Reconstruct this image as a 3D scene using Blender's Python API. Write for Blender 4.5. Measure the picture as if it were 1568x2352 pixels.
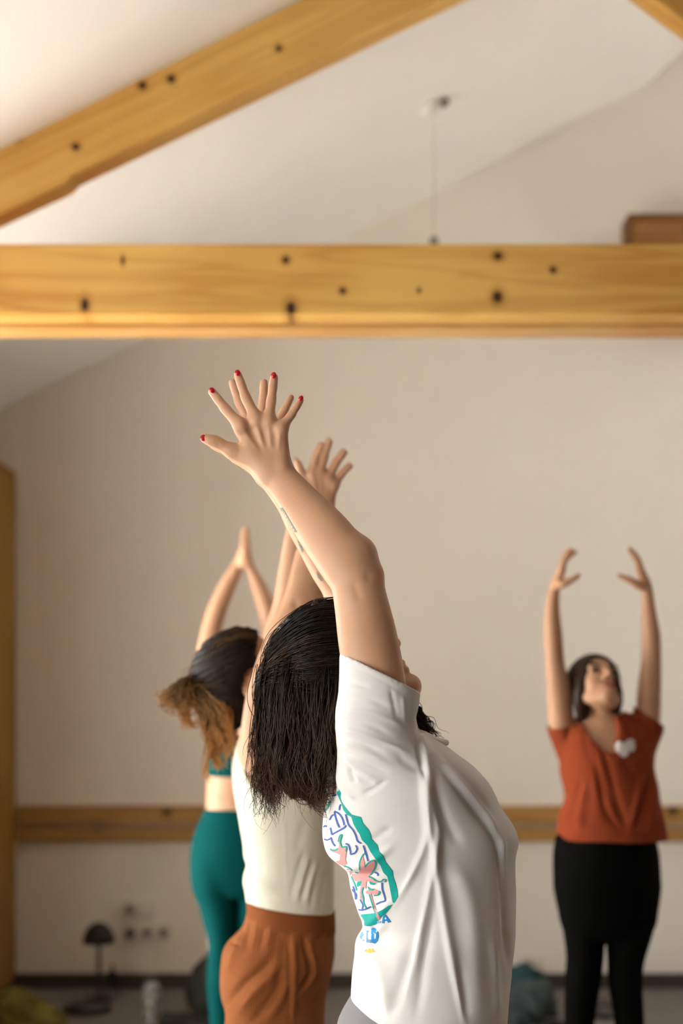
import bpy, bmesh, math, random
import numpy as np
from mathutils import Vector, Matrix
from mathutils.bvhtree import BVHTree

for o in list(bpy.data.objects):
    bpy.data.objects.remove(o, do_unlink=True)
scene = bpy.context.scene
COL = scene.collection

# ------------------------------------------------------------------ camera
F = 3267.0            # focal length in pixels of the 1568x2352 frame (50 mm)
CX, HY, CH = 784.0, 1610.0, 1.40   # image centre x, horizon row, camera height
cam_d = bpy.data.cameras.new('camera')
cam = bpy.data.objects.new('camera', cam_d)
COL.objects.link(cam)
cam.location = (0, 0, CH)
cam.rotation_euler = (math.radians(90), 0, 0)
cam_d.sensor_width = 36.0
cam_d.lens = F / 2352.0 * 36.0
cam_d.shift_y = (HY - 1176.0) / 2352.0
cam_d.clip_start = 0.05
cam_d.dof.use_dof = True
cam_d.dof.focus_distance = 2.40
cam_d.dof.aperture_fstop = 2.0
scene.camera = cam

# ------------------------------------------------------------------ light
scene.view_settings.view_transform = 'Standard'
scene.view_settings.look = 'None'
scene.view_settings.gamma = 1.0
scene.view_settings.use_curve_mapping = False
scene.view_settings.exposure = 0.0
scene.cycles.max_bounces = 10
scene.cycles.diffuse_bounces = 6
scene.cycles.transparent_max_bounces = 8
scene.cycles.use_denoising = True
scene.cycles.sample_clamp_indirect = 0.0
scene.cycles.caustics_reflective = False
scene.cycles.caustics_refractive = False

world = bpy.data.worlds.new('world')
scene.world = world
world.use_nodes = True
bg = world.node_tree.nodes['Background']
bg.inputs[0].default_value = (0.80, 0.90, 1.0, 1)
bg.inputs[1].default_value = 0.15

def area(name, loc, rot, sx, sy, power, col):
    l = bpy.data.lights.new(name, 'AREA')
    l.shape = 'RECTANGLE'; l.size = sx; l.size_y = sy
    l.energy = power; l.color = col
    o = bpy.data.objects.new(name, l); COL.objects.link(o)
    o.location = loc; o.rotation_euler = rot
    return o
# overcast daylight entering through the glazing of the left wall
WIN_Y0, WIN_Y1, WIN_Z0, WIN_Z1 = 3.15, 5.05, 0.25, 2.30
area('daylight_window', (-2.75, (WIN_Y0+WIN_Y1)/2, (WIN_Z0+WIN_Z1)/2),
     (0, math.radians(-90), 0), WIN_Z1-WIN_Z0, WIN_Y1-WIN_Y0, 155, (0.96, 0.99, 1.0))
# a second bay of the same glazing, beside and behind the camera
W2_Y0, W2_Y1 = -2.4, 1.8
area('daylight_window_near', (-2.75, (W2_Y0+W2_Y1)/2, (WIN_Z0+WIN_Z1)/2),
     (0, math.radians(-90), 0), WIN_Z1-WIN_Z0, W2_Y1-W2_Y0, 225, (1.0, 0.985, 0.95))
# unseen roof window in the right slope, added to lighten far wall and ceiling
SKX0, SKX1, SKY0, SKY1 = 2.9, 4.6, 4.7, 6.5
sk = area('added_roof_window', ((SKX0+SKX1)/2+0.15, (SKY0+SKY1)/2, 4.95), (0, 0, 0), SKX1-SKX0, SKY1-SKY0, 38, (0.96, 0.985, 1.0))
sk.rotation_euler = Vector((-0.40, 0, -0.917)).to_track_quat('-Z', 'Y').to_euler()
# sun falling steeply through the same glazing onto the floor beside it; the floor throws it up to the ceiling
sun_d = bpy.data.lights.new('sun', 'SUN'); sun_d.energy = 360; sun_d.angle = math.radians(0.8); sun_d.color = (0.96, 0.99, 1.0)
sun = bpy.data.objects.new('sun', sun_d); COL.objects.link(sun)
sun.rotation_euler = Vector((0.34, 0.0, -0.94)).to_track_quat('-Z', 'Y').to_euler()

# ------------------------------------------------------------------ basic helpers
def W(px, py, d):
    """point of the place that lies at distance d and shows at pixel (px,py)"""
    return np.array([(px-CX)/F*d, d, CH+(HY-py)/F*d])

def link(o, parent=None):
    COL.objects.link(o)
    if parent is not None:
        o.parent = parent
        o.matrix_parent_inverse = parent.matrix_world.inverted()
    return o

def tag(o, label=None, cat=None, group=None, kind=None):
    if label: o['label'] = label
    if cat: o['category'] = cat
    if group: o['group'] = group
    if kind: o['kind'] = kind
    return o

def empty(name, loc, label, cat, group=None):
    o = bpy.data.objects.new(name, None)
    o.empty_display_size = 0.1
    o.location = loc
    COL.objects.link(o)
    o.matrix_world = Matrix.Translation(Vector(loc))
    return tag(o, label, cat, group)

def np_mesh(name, v, f, mat=None, parent=None, smooth=True, attr=None):
    v = np.asarray(v, np.float32); f = np.asarray(f, np.int32)
    me = bpy.data.meshes.new(name)
    n = f.shape[1]
    me.vertices.add(len(v)); me.vertices.foreach_set('co', v.ravel())
    me.loops.add(f.size); me.loops.foreach_set('vertex_index', f.ravel())
    me.polygons.add(len(f))
    me.polygons.foreach_set('loop_start', np.arange(0, f.size, n, dtype=np.int32))
    me.polygons.foreach_set('loop_total', np.full(len(f), n, np.int32))
    me.update(calc_edges=True); me.validate()
    if smooth:
        me.polygons.foreach_set('use_smooth', np.ones(len(me.polygons), bool))
    if attr is not None and len(attr) == len(me.vertices):
        a = me.attributes.new('tone', 'FLOAT', 'POINT')
        a.data.foreach_set('value', np.asarray(attr, np.float32))
    if mat: me.materials.append(mat)
    return link(bpy.data.objects.new(name, me), parent)

def bm_obj(name, bm, mat, parent=None, smooth=False, bevel=0):
    bmesh.ops.recalc_face_normals(bm, faces=bm.faces)
    me = bpy.data.meshes.new(name); bm.to_mesh(me); bm.free()
    if smooth:
        for p in me.polygons: p.use_smooth = True
    if mat: me.materials.append(mat)
    o = link(bpy.data.objects.new(name, me), parent)
    if bevel:
        m = o.modifiers.new('bevel', 'BEVEL'); m.width = bevel; m.segments = 2; m.limit_method = 'ANGLE'
    return o

def add_box(bm, x0, x1, y0, y1, z0, z1):
    vs = [bm.verts.new(p) for p in ((x0,y0,z0),(x1,y0,z0),(x1,y1,z0),(x0,y1,z0),(x0,y0,z1),(x1,y0,z1),(x1,y1,z1),(x0,y1,z1))]
    for q in ((0,3,2,1),(4,5,6,7),(0,1,5,4),(1,2,6,5),(2,3,7,6),(3,0,4,7)):
        bm.faces.new([vs[i] for i in q])

def box(name, x0, x1, y0, y1, z0, z1, mat, parent=None, bevel=0):
    bm = bmesh.new(); add_box(bm, x0, x1, y0, y1, z0, z1)
    return bm_obj(name, bm, mat, parent, bevel=bevel)

def prism(name, pts, y0, y1, mat, parent=None, bevel=0):
    """polygon in the XZ plane extruded along Y"""
    bm = bmesh.new()
    a = [bm.verts.new((x, y0, z)) for x, z in pts]
    b = [bm.verts.new((x, y1, z)) for x, z in pts]
    bm.faces.new(a); bm.faces.new(b[::-1])
    for i in range(len(pts)):
        j = (i+1) % len(pts)
        bm.faces.new((a[i], a[j], b[j], b[i]))
    return bm_obj(name, bm, mat, parent, bevel=bevel)

def add_lathe(bm, prof, c=(0,0,0), n=24, cap=True):
    rings = []
    for r, z in prof:
        rings.append([bm.verts.new((c[0]+r*math.cos(2*math.pi*i/n), c[1]+r*math.sin(2*math.pi*i/n), c[2]+z)) for i in range(n)])
    for a, b in zip(rings, rings[1:]):
        for i in range(n):
            j = (i+1) % n
            bm.faces.new((a[i], a[j], b[j], b[i]))
    if cap:
        bm.faces.new(rings[0][::-1]); bm.faces.new(rings[-1])

def add_tube(bm, pts, r, n=8):
    pts = [Vector(p) for p in pts]
    rings = []
    for i, p in enumerate(pts):
        t = (pts[min(i+1, len(pts)-1)]-pts[max(i-1, 0)]).normalized()
        u = t.orthogonal().normalized() if abs(t.z) < 0.9 else t.cross(Vector((0,1,0))).normalized()
        w = t.cross(u)
        rr = r[i] if isinstance(r, (list, tuple)) else r
        rings.append([bm.verts.new(p+(u*math.cos(2*math.pi*k/n)+w*math.sin(2*math.pi*k/n))*rr) for k in range(n)])
    for a, b in zip(rings, rings[1:]):
        for k in range(n):
            m = (k+1) % n
            bm.faces.new((a[k], a[m], b[m], b[k]))
    bm.faces.new(rings[0][::-1]); bm.faces.new(rings[-1])

# ------------------------------------------------------------------ materials
def new_mat(name):
    m = bpy.data.materials.new(name); m.use_nodes = True
    nt = m.node_tree
    return m, nt, nt.nodes, nt.links, nt.nodes['Principled BSDF']

def mat(name, col, rough=0.7, col2=None, scale=30, bump=0.0, bscale=None, sss=0.0, metal=0.0, sheen=0.0, stretch=(1,1,1), spec=0.3, detail=4):
    m, nt, N, L, B = new_mat(name)
    B.inputs['Base Color'].default_value = (*col, 1)
    B.inputs['Roughness'].default_value = rough
    B.inputs['Metallic'].default_value = metal
    B.inputs['Specular IOR Level'].default_value = spec
    if sss:
        B.inputs['Subsurface Weight'].default_value = sss
        B.inputs['Subsurface Radius'].default_value = (1.0, 0.35, 0.18)
        B.inputs['Subsurface Scale'].default_value = 0.012
    if sheen:
        B.inputs['Sheen Weight'].default_value = sheen
        B.inputs['Sheen Roughness'].default_value = 0.5
    if col2 or bump:
        tc = N.new('ShaderNodeTexCoord'); mp = N.new('ShaderNodeMapping'); mp.inputs['Scale'].default_value = stretch
        L.new(tc.outputs['Object'], mp.inputs['Vector'])
    if col2:
        nz = N.new('ShaderNodeTexNoise'); nz.inputs['Scale'].default_value = scale; nz.inputs['Detail'].default_value = detail
        L.new(mp.outputs['Vector'], nz.inputs['Vector'])
        cr = N.new('ShaderNodeValToRGB')
        cr.color_ramp.elements[0].position = 0.3; cr.color_ramp.elements[1].position = 0.7
        cr.color_ramp.elements[0].color = (*col, 1); cr.color_ramp.elements[1].color = (*col2, 1)
        L.new(nz.outputs['Fac'], cr.inputs['Fac']); L.new(cr.outputs['Color'], B.inputs['Base Color'])
    if bump:
        nb = N.new('ShaderNodeTexNoise'); nb.inputs['Scale'].default_value = bscale or scale*4; nb.inputs['Detail'].default_value = 3
        L.new(mp.outputs['Vector'], nb.inputs['Vector'])
        bp = N.new('ShaderNodeBump'); bp.inputs['Strength'].default_value = bump; bp.inputs['Distance'].default_value = 0.002
        L.new(nb.outputs['Fac'], bp.inputs['Height']); L.new(bp.outputs['Normal'], B.inputs['Normal'])
    return m

def wood(name, light, dark, axis='X', rot=0.0, knots=(), rough=0.55, gscale=1.0, flames=0.36):
    """pine: grain drawn out along the board, growth-ring flames, dark knots with a halo (knots: x,z,rx,rz in metres)"""
    m, nt, N, L, B = new_mat(name)
    B.inputs['Roughness'].default_value = rough
    B.inputs['Specular IOR Level'].default_value = 0.25
    tc = N.new('ShaderNodeTexCoord')
    mp = N.new('ShaderNodeMapping'); mp.inputs['Rotation'].default_value = (0, rot, 0)
    L.new(tc.outputs['Object'], mp.inputs['Vector'])
    sc = N.new('ShaderNodeMapping')
    s = {'X': (1.1, 16, 16), 'Z': (16, 16, 1.1), 'Y': (16, 1.1, 16)}[axis]
    sc.inputs['Scale'].default_value = tuple(k*gscale for k in s)
    L.new(mp.outputs['Vector'], sc.inputs['Vector'])
    n1 = N.new('ShaderNodeTexNoise'); n1.inputs['Scale'].default_value = 1.0; n1.inputs['Detail'].default_value = 3; n1.inputs['Distortion'].default_value = 0.6
    L.new(sc.outputs['Vector'], n1.inputs['Vector'])
    mul = N.new('ShaderNodeMath'); mul.operation = 'MULTIPLY'; mul.inputs[1].default_value = 17.0
    L.new(n1.outputs['Fac'], mul.inputs[0])
    sn = N.new('ShaderNodeMath'); sn.operation = 'SINE'; L.new(mul.outputs[0], sn.inputs[0])
    mr = N.new('ShaderNodeMapRange'); mr.inputs['From Min'].default_value = -1; mr.inputs['From Max'].default_value = 1
    L.new(sn.outputs[0], mr.inputs['Value'])
    pw = N.new('ShaderNodeMath'); pw.operation = 'POWER'; pw.inputs[1].default_value = 3.0; L.new(mr.outputs[0], pw.inputs[0])
    fm = N.new('ShaderNodeMath'); fm.operation = 'MULTIPLY'; fm.inputs[1].default_value = flames; L.new(pw.outputs[0], fm.inputs[0])
    n2 = N.new('ShaderNodeTexNoise'); n2.inputs['Scale'].default_value = 1.7; n2.inputs['Detail'].default_value = 2
    L.new(mp.outputs['Vector'], n2.inputs['Vector'])
    ad = N.new('ShaderNodeMath'); ad.operation = 'ADD'; L.new(fm.outputs[0], ad.inputs[0])
    n2m = N.new('ShaderNodeMapRange'); n2m.inputs['From Min'].default_value = 0.35; n2m.inputs['From Max'].default_value = 0.65
    n2m.inputs['To Max'].default_value = 0.5; L.new(n2.outputs['Fac'], n2m.inputs['Value'])
    L.new(n2m.outputs[0], ad.inputs[1])
    mx = N.new('ShaderNodeMix'); mx.data_type = 'RGBA'
    mx.inputs[6].default_value = (*light, 1); mx.inputs[7].default_value = (*dark, 1)
    cl = N.new('ShaderNodeClamp'); L.new(ad.outputs[0], cl.inputs[0]); L.new(cl.outputs[0], mx.inputs[0])
    cur = mx.outputs[2]
    for (kx, kz, rx, rz) in knots:
        sb = N.new('ShaderNodeVectorMath'); sb.operation = 'SUBTRACT'; sb.inputs[1].default_value = (kx, 0, kz)
        L.new(tc.outputs['Object'], sb.inputs[0])
        dv = N.new('ShaderNodeVectorMath'); dv.operation = 'MULTIPLY'; dv.inputs[1].default_value = (1/rx, 0, 1/rz)
        L.new(sb.outputs[0], dv.inputs[0])
        ln = N.new('ShaderNodeVectorMath'); ln.operation = 'LENGTH'; L.new(dv.outputs[0], ln.inputs[0])
        halo = N.new('ShaderNodeMapRange'); halo.inputs['From Min'].default_value = 0.9; halo.inputs['From Max'].default_value = 2.6
        halo.inputs['To Min'].default_value = 0.75; halo.inputs['To Max'].default_value = 0.0; L.new(ln.outputs['Value'], halo.inputs['Value'])
        a = N.new('ShaderNodeMix'); a.data_type = 'RGBA'; a.inputs[7].default_value = (*[c*0.8 for c in dark], 1)
        L.new(halo.outputs[0], a.inputs[0]); L.new(cur, a.inputs[6])
        core = N.new('ShaderNodeMapRange'); core.inputs['From Min'].default_value = 0.75; core.inputs['From Max'].default_value = 1.2
        core.inputs['To Min'].default_value = 1.0; core.inputs['To Max'].default_value = 0.0; L.new(ln.outputs['Value'], core.inputs['Value'])
        b = N.new('ShaderNodeMix'); b.data_type = 'RGBA'; b.inputs[7].default_value = (0.05, 0.022, 0.008, 1)
        L.new(core.outputs[0], b.inputs[0]); L.new(a.outputs[2], b.inputs[6])
        cur = b.outputs[2]
    L.new(cur, B.inputs['Base Color'])
    return m

M = {}
M['wall'] = mat('wall_plaster', (0.89, 0.86, 0.79), 0.9, (0.87, 0.84, 0.77), 3, bump=0.06, bscale=180, spec=0.1)
M['ceil'] = mat('ceiling_plaster', (0.91, 0.905, 0.89), 0.9, (0.89, 0.885, 0.87), 2, bump=0.12, bscale=120, spec=0.1)
M['floor'] = mat('floor_vinyl', (0.185, 0.172, 0.152), 0.6, (0.16, 0.147, 0.128), 8, spec=0.3)
M['base'] = mat('baseboard_paint', (0.06, 0.05, 0.042), 0.6)
M['black'] = mat('black_metal', (0.012, 0.011, 0.011), 0.4)
M['white'] = mat('white_plastic', (0.80, 0.79, 0.76), 0.4)
M['socket'] = mat('socket_plastic', (0.72, 0.69, 0.62), 0.45)
M['greyhole'] = mat('socket_recess', (0.25, 0.24, 0.22), 0.6)

def px_knots(lst, d):
    return [(W(x, y, d)[0], W(x, y, d)[2], rx/F*d, rz/F*d) for x, y, rx, rz in lst]

# ------------------------------------------------------------------ room shell
WX0, WX1, WY0, WY1 = -2.25, 7.6, -5.2, 6.94
PROF = [(WX0, 2.525), (1.48, 4.39), (2.2, 5.07), (WX1, 2.9)]      # underside of the ceiling
def struct(o, label=None, cat=None):
    o['kind'] = 'structure'
    return o
struct(box('floor', WX0-0.3, WX1+0.3, WY0-0.2, WY1+0.2, -0.12, 0.0, M['floor']))
gable = [(WX0-0.3, 0.0), (WX1+0.3, 0.0), (WX1+0.3, 2.765)] + [(PROF[2][0], PROF[2][1]), (PROF[1][0], PROF[1][1]), (WX0-0.3, 2.375)]
struct(prism('wall_far', gable, WY1, WY1+0.2, M['wall']))
M['cladding'] = wood('pine_cladding', (0.17, 0.075, 0.022), (0.11, 0.045, 0.012), 'Z')
struct(prism('wall_near', gable, WY0-0.2, WY0, M['cladding']))
cl = [(WX0-0.3, 2.375)] + PROF[1:3]
struct(prism('ceiling', cl + [(x, z+0.2) for x, z in cl[::-1]], WY0-0.2, WY1+0.2, M['ceil']))
# right-hand roof slope, boarded, with the added roof window's opening near the far gable
rz = lambda x: PROF[2][1]+(x-PROF[2][0])*(2.765-PROF[2][1])/(WX1+0.3-PROF[2][0])
def slope(name, x0, x1, y0, y1):
    c_ = [(x0, rz(x0)), (x1, rz(x1))]
    return struct(prism(name, c_ + [(x, z+0.2) for x, z in c_[::-1]], y0, y1, M['cladding']))
slope('ceiling_right', PROF[2][0], SKX0, WY0-0.2, WY1+0.2)
slope('ceiling_right', SKX1, WX1+0.3, WY0-0.2, WY1+0.2)
slope('ceiling_right', SKX0, SKX1, WY0-0.2, SKY0)
slope('ceiling_right', SKX0, SKX1, SKY1, WY1+0.2)
struct(box('wall_right', WX1, WX1+0.2, WY0, WY1, 0, 2.9, M['cladding']))
bm = bmesh.new()
for a, b in ((WY0, W2_Y0), (W2_Y1, WIN_Y0), (WIN_Y1, WY1)):
    add_box(bm, WX0-0.2, WX0, a, b, 0, 2.53)
for a, b in ((W2_Y0, W2_Y1), (WIN_Y0, WIN_Y1)):
    add_box(bm, WX0-0.2, WX0, a, b, 0, WIN_Z0)
    add_box(bm, WX0-0.2, WX0, a, b, WIN_Z1, 2.53)
struct(bm_obj('wall_left', bm, M['wall']))
# glazing of the left wall
M['glass'], nt, N, L, B = new_mat('window_glass')
tr = N.new('ShaderNodeBsdfTransparent'); gl = N.new('ShaderNodeBsdfGlossy'); gl.inputs['Roughness'].default_value = 0.03
ms = N.new('ShaderNodeMixShader'); ms.inputs[0].default_value = 0.05
L.new(tr.outputs[0], ms.inputs[1]); L.new(gl.outputs[0], ms.inputs[2]); L.new(ms.outputs[0], N['Material Output'].inputs['Surface'])
M['pine'] = wood('pine_frame', (0.62, 0.36, 0.12), (0.45, 0.22, 0.06), 'Z')
for nm, w0, w1, k in (('window_1', WIN_Y0, WIN_Y1, 4), ('window_2', W2_Y0, W2_Y1, 5)):
    bm = bmesh.new()
    ys = np.linspace(w0, w1-0.06, k)
    for y in ys:
        add_box(bm, WX0-0.14, WX0-0.06, y, y+0.06, WIN_Z0, WIN_Z1)
    add_box(bm, WX0-0.14, WX0-0.06, w0, w1, WIN_Z0, WIN_Z0+0.06)
    add_box(bm, WX0-0.14, WX0-0.06, w0, w1, WIN_Z1-0.06, WIN_Z1)
    win = struct(bm_obj(nm, bm, M['pine']))
    for a, b in zip(ys, ys[1:]):
        box('pane', WX0-0.105, WX0-0.095, a+0.05, b+0.01, WIN_Z0+0.05, WIN_Z1-0.05, M['glass'], win)
# unseen canopy, added to keep the sun out of the near bay
struct(box('added_sun_canopy', WX0-1.6, WX0-0.2, W2_Y0-0.4, W2_Y1+0.5, 2.40, 2.46, M['cladding']))
# baseboard
struct(box('baseboard_far', -1.60, WX1, WY1-0.015, WY1, 0.0, 0.072, M['base']))
# ------------------------------------------------------------------ roof truss
LIGHT, DARK = (0.83, 0.52, 0.145), (0.52, 0.225, 0.04)
DB = 4.32
kb = px_knots([(195,700,9,15),(656,597,8,8),(668,708,11,15),(1143,588,10,9),(1142,682,11,13),(1270,620,7,7),
               (787,668,7,7),(962,667,4,5),(282,598,4,9)], DB)
M['tie'] = wood('pine_tie_beam', LIGHT, DARK, 'X', 0.0, kb)
M['tie_back'] = wood('pine_tie_board', (0.69, 0.44, 0.17), DARK, 'X', 0.0, px_knots([(1272,743,9,5),(690,768,6,4)], DB))
tie = bpy.data.objects.new('trim_1', None); COL.objects.link(tie); tie['kind'] = 'structure'
z0, z1 = W(0, 722, DB)[2], W(0, 560, DB)[2]
box('plank', WX0, WX1, DB, DB+0.11, z0, z1, M['tie'], tie, bevel=0.004)
box('plank', WX0, WX1, DB+0.125, DB+0.25, z0-0.008, z1, M['tie_back'], tie, bevel=0.003)
for x in (-1.6, 0.9, 3.2):
    box('spacer_block', x, x+0.12, DB+0.11, DB+0.125, z0+0.04, z1-0.02, M['tie_back'], tie)
tag(tie, 'doubled horizontal pine tie beam with dark knots crossing the room', None, None)
DR = 4.432
kr = px_knots([(327,196,9,9),(393,181,9,9),(40,317,9,7),(174,337,9,8),(640,111,7,7)], DR)
M['rafter'] = wood('pine_rafter', (0.90, 0.58, 0.17), (0.62, 0.30, 0.06), 'X', math.radians(25.7), kr)
def P2(px, py, d):
    w = W(px, py, d); return (w[0], w[2])
top = [(-760, 704), (0, 335), (690, 0), (1330, -311)]
bot = [(1332, -157), (690, 152), (168, 403), (154, 420), (0, 492), (-760, 858)]
raf = prism('trim_2', [P2(x, y, DR) for x, y in top+bot], DR, DR+0.10, M['rafter'], bevel=0.003)
struct(raf)
tag(raf, 'sloping knotty pine rafter under the ceiling')
M['rafter2'] = wood('pine_strut', LIGHT, DARK, 'X', math.radians(-37))
stx = struct(prism('trim_3', [P2(x, y, DR) for x, y in [(1334,-300),(1336,-127),(2250,558),(2450,558)]], DR, DR+0.10, M['rafter2'], bevel=0.003))
tag(stx, 'steep pine strut of the roof truss at the ridge')
# ------------------------------------------------------------------ rail along the far wall
DW = WY1
M['railwood'] = wood('rail_wood', (0.47, 0.27, 0.085), (0.33, 0.16, 0.04), 'X', 0, px_knots([(225,1898,10,8),(383,1866,9,8),(1545,1862,10,8)], DW-0.03))
rail = bpy.data.objects.new('trim_4', None); COL.objects.link(rail); rail['kind'] = 'structure'
zz = lambda py: W(0, py, DW-0.03)[2]
box('plank', -1.58, WX1, DW-0.03, DW, zz(1892), zz(1852), M['railwood'], rail, bevel=0.003)
box('plank', -1.58, WX1, DW-0.03, DW, zz(1934), zz(1903), M['railwood'], rail, bevel=0.003)
box('backing_strip', -1.58, WX1, DW-0.012, DW, zz(1904), zz(1891), mat('rail_backing', (0.42,0.34,0.25), 0.6), rail)
tag(rail, 'two-plank wooden rail along the far wall')

# ------------------------------------------------------------------ volume modeller (distance field -> mesh)
def catmull(P, sub):
    P = np.asarray(P, float)
    if len(P) < 3 or sub <= 1: 
        return P
    Q = np.vstack([2*P[0]-P[1], P, 2*P[-1]-P[-2]])
    out = []
    for i in range(1, len(Q)-2):
        p0, p1, p2, p3 = Q[i-1], Q[i], Q[i+1], Q[i+2]
        for t in np.arange(sub)/sub:
            out.append(0.5*((2*p1)+(p2-p0)*t+(2*p0-5*p1+4*p2-p3)*t*t+(3*p1-p0-3*p2+p3)*t**3))
    out.append(P[-1])
    return np.array(out)

def smin(a, b, k):
    if k <= 0: return np.minimum(a, b)
    h = np.maximum(k-np.abs(a-b), 0)/k
    return np.minimum(a, b)-h*h*k*0.25

class Field:
    def __init__(s, lo, hi, h):
        s.lo = np.array(lo, float); s.h = h
        s.n = np.ceil((np.array(hi)-s.lo)/h).astype(int)+1
        s.g = np.full(s.n, 0.3, np.float32)
    def sl(s, lo, hi):
        a = np.clip(np.floor((np.array(lo)-s.lo)/s.h).astype(int), 0, s.n)
        b = np.clip(np.ceil((np.array(hi)-s.lo)/s.h).astype(int)+1, 0, s.n)
        return a, b
    def co(s, a, b):
        ax = [(s.lo[i]+s.h*np.arange(a[i], b[i])).astype(np.float32) for i in range(3)]
        return ax[0][:, None, None], ax[1][None, :, None], ax[2][None, None, :]
    def put(s, a, b, d, k, op='u'):
        if np.any(b <= a): return
        v = s.g[a[0]:b[0], a[1]:b[1], a[2]:b[2]]
        if op == 'u': v[...] = smin(v, d, k)
        else: v[...] = -smin(-v, d, k)
    def ell(s, c, r, axes=None, k=0.01, op='u', m=0.03):
        c = np.array(c, float); r = np.array(r, float)
        R = np.eye(3) if axes is None else np.array(axes, float)
        e = np.sqrt(((R*r[:, None])**2).sum(0))+m
        a, b = s.sl(c-e, c+e)
        if np.any(b <= a): return
        X, Y, Z = s.co(a, b); X = X-c[0]; Y = Y-c[1]; Z = Z-c[2]
        k0 = 0; k1 = 0
        for i in range(3):
            q = X*R[i,0]+Y*R[i,1]+Z*R[i,2]
            k0 = k0+(q/r[i])**2; k1 = k1+(q/r[i]**2)**2
        k0 = np.sqrt(k0); k1 = np.sqrt(k1)+1e-6
        s.put(a, b, (k0*(k0-1)/k1).astype(np.float32), k, op)
    def chain(s, pts, rad, k=0.01, nrm=None, sub=4, op='u', m=0.03):
        """swept limb: centre line pts, radii (scalar or (along nrm, across))"""
        pts = np.asarray(pts, float)
        rad = np.array([(r, r) if np.isscalar(r) else tuple(r) for r in rad], float)
        full = catmull(np.hstack([pts, rad]), sub)
        pts, rad = full[:, :3], np.maximum(full[:, 3:], 0.0005)
        nr = np.array((0,1,0) if nrm is None else nrm, float)
        rm = rad.max()
        A, Bn = s.sl(pts.min(0)-rm-m, pts.max(0)+rm+m)
        if np.any(Bn <= A): return
        T = np.full(Bn-A, 0.3, np.float32)
        for i in range(len(pts)-1):
            p, q = pts[i], pts[i+1]; ra, rb = rad[i], rad[i+1]
            rr = max(ra.max(), rb.max())+m
            a, b = s.sl(np.minimum(p, q)-rr, np.maximum(p, q)+rr)
            a = np.maximum(a, A); b = np.minimum(b, Bn)
            if np.any(b <= a): continue
            X, Y, Z = s.co(a, b); X = X-p[0]; Y = Y-p[1]; Z = Z-p[2]
            ab = q-p; L2 = max(ab@ab, 1e-9); ax = ab/math.sqrt(L2)
            n = nr-ax*(nr@ax); n /= np.linalg.norm(n)+1e-9; o = np.cross(ax, n)
            al = X*ax[0]+Y*ax[1]+Z*ax[2]
            t = np.clip(al/math.sqrt(L2), 0, 1)
            al = al-t*math.sqrt(L2)
            r1 = ra[0]+(rb[0]-ra[0])*t; r2 = ra[1]+(rb[1]-ra[1])*t; r3 = (r1+r2)*0.5
            u = X*n[0]+Y*n[1]+Z*n[2]; w = X*o[0]+Y*o[1]+Z*o[2]
            k0 = np.sqrt((u/r1)**2+(w/r2)**2+(al/r3)**2)
            k1 = np.sqrt((u/r1**2)**2+(w/r2**2)**2+(al/r3**2)**2)+1e-6
            d = (k0*(k0-1)/k1).astype(np.float32)
            v = T[a[0]-A[0]:b[0]-A[0], a[1]-A[1]:b[1]-A[1], a[2]-A[2]:b[2]-A[2]]
            np.minimum(v, d, out=v)
        s.put(A, Bn, T, k, op)
    def stack(s, rows, k=0.01, op='u', p=2.2, m=0.04, ang=0.0, cap=0.01):
        """horizontal elliptical sections: rows of z,cx,cy,rx,ry"""
        R = np.array(sorted(rows), float)
        zs = np.concatenate([np.linspace(R[i,0], R[i+1,0], 6, endpoint=False) for i in range(len(R)-1)]+[[R[-1,0]]])
        R = catmull(R, 6); R[:, 0] = zs
        lo = [(R[:,1]-R[:,3]).min()-m-0.1*(ang != 0), (R[:,2]-R[:,4]).min()-m-0.1*(ang != 0), R[0,0]-m]
        hi = [(R[:,1]+R[:,3]).max()+m+0.1*(ang != 0), (R[:,2]+R[:,4]).max()+m+0.1*(ang != 0), R[-1,0]+m]
        a, b = s.sl(lo, hi)
        if np.any(b <= a): return
        X, Y, Z = s.co(a, b)
        f = [np.interp(Z[0,0], R[:,0], R[:,i]).astype(np.float32)[None,None,:] for i in range(1, 5)]
        dx, dy = X-f[0], Y-f[1]
        c_, s_ = math.cos(ang), math.sin(ang)
        u = np.abs(dx*c_+dy*s_)/f[2]; v = np.abs(-dx*s_+dy*c_)/f[3]
        e = (u**p+v**p)**(1/p)
        d = (e-1)*np.minimum(f[2], f[3])
        zc = np.maximum(R[0,0]-Z, Z-R[-1,0])
        d = -smin(-d, -(zc+0*d), cap)
        s.put(a, b, d.astype(np.float32), k, op)
    def cut(s, c, n, rad, k=0.0):
        """remove what lies beyond the plane through c (normal n) within rad of c"""
        c = np.array(c, float); n = np.array(n, float); n /= np.linalg.norm(n)
        a, b = s.sl(c-rad, c+rad)
        X, Y, Z = s.co(a, b)
        pl = (X-c[0])*n[0]+(Y-c[1])*n[1]+(Z-c[2])*n[2]
        sp = np.sqrt((X-c[0])**2+(Y-c[1])**2+(Z-c[2])**2)-rad
        s.put(a, b, np.maximum(-pl, sp).astype(np.float32), k, 's')
    def mesh(s, smooth=2):
        g = s.g
        g[0]=g[-1]=0.1; g[:,0]=g[:,-1]=0.1; g[:,:,0]=g[:,:,-1]=0.1
        ins = g < 0
        cnt = np.zeros(np.array(g.shape)-1, np.uint8)
        for i in (0,1):
            for j in (0,1):
                for k in (0,1):
                    cnt += ins[i:g.shape[0]-1+i, j:g.shape[1]-1+j, k:g.shape[2]-1+k]
        act = (cnt > 0) & (cnt < 8)
        idx = np.argwhere(act)
        vid = np.full(act.shape, -1, np.int32); vid[act] = np.arange(len(idx))
        pos = np.zeros((len(idx), 3), np.float32); num = np.zeros(len(idx), np.float32)
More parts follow.
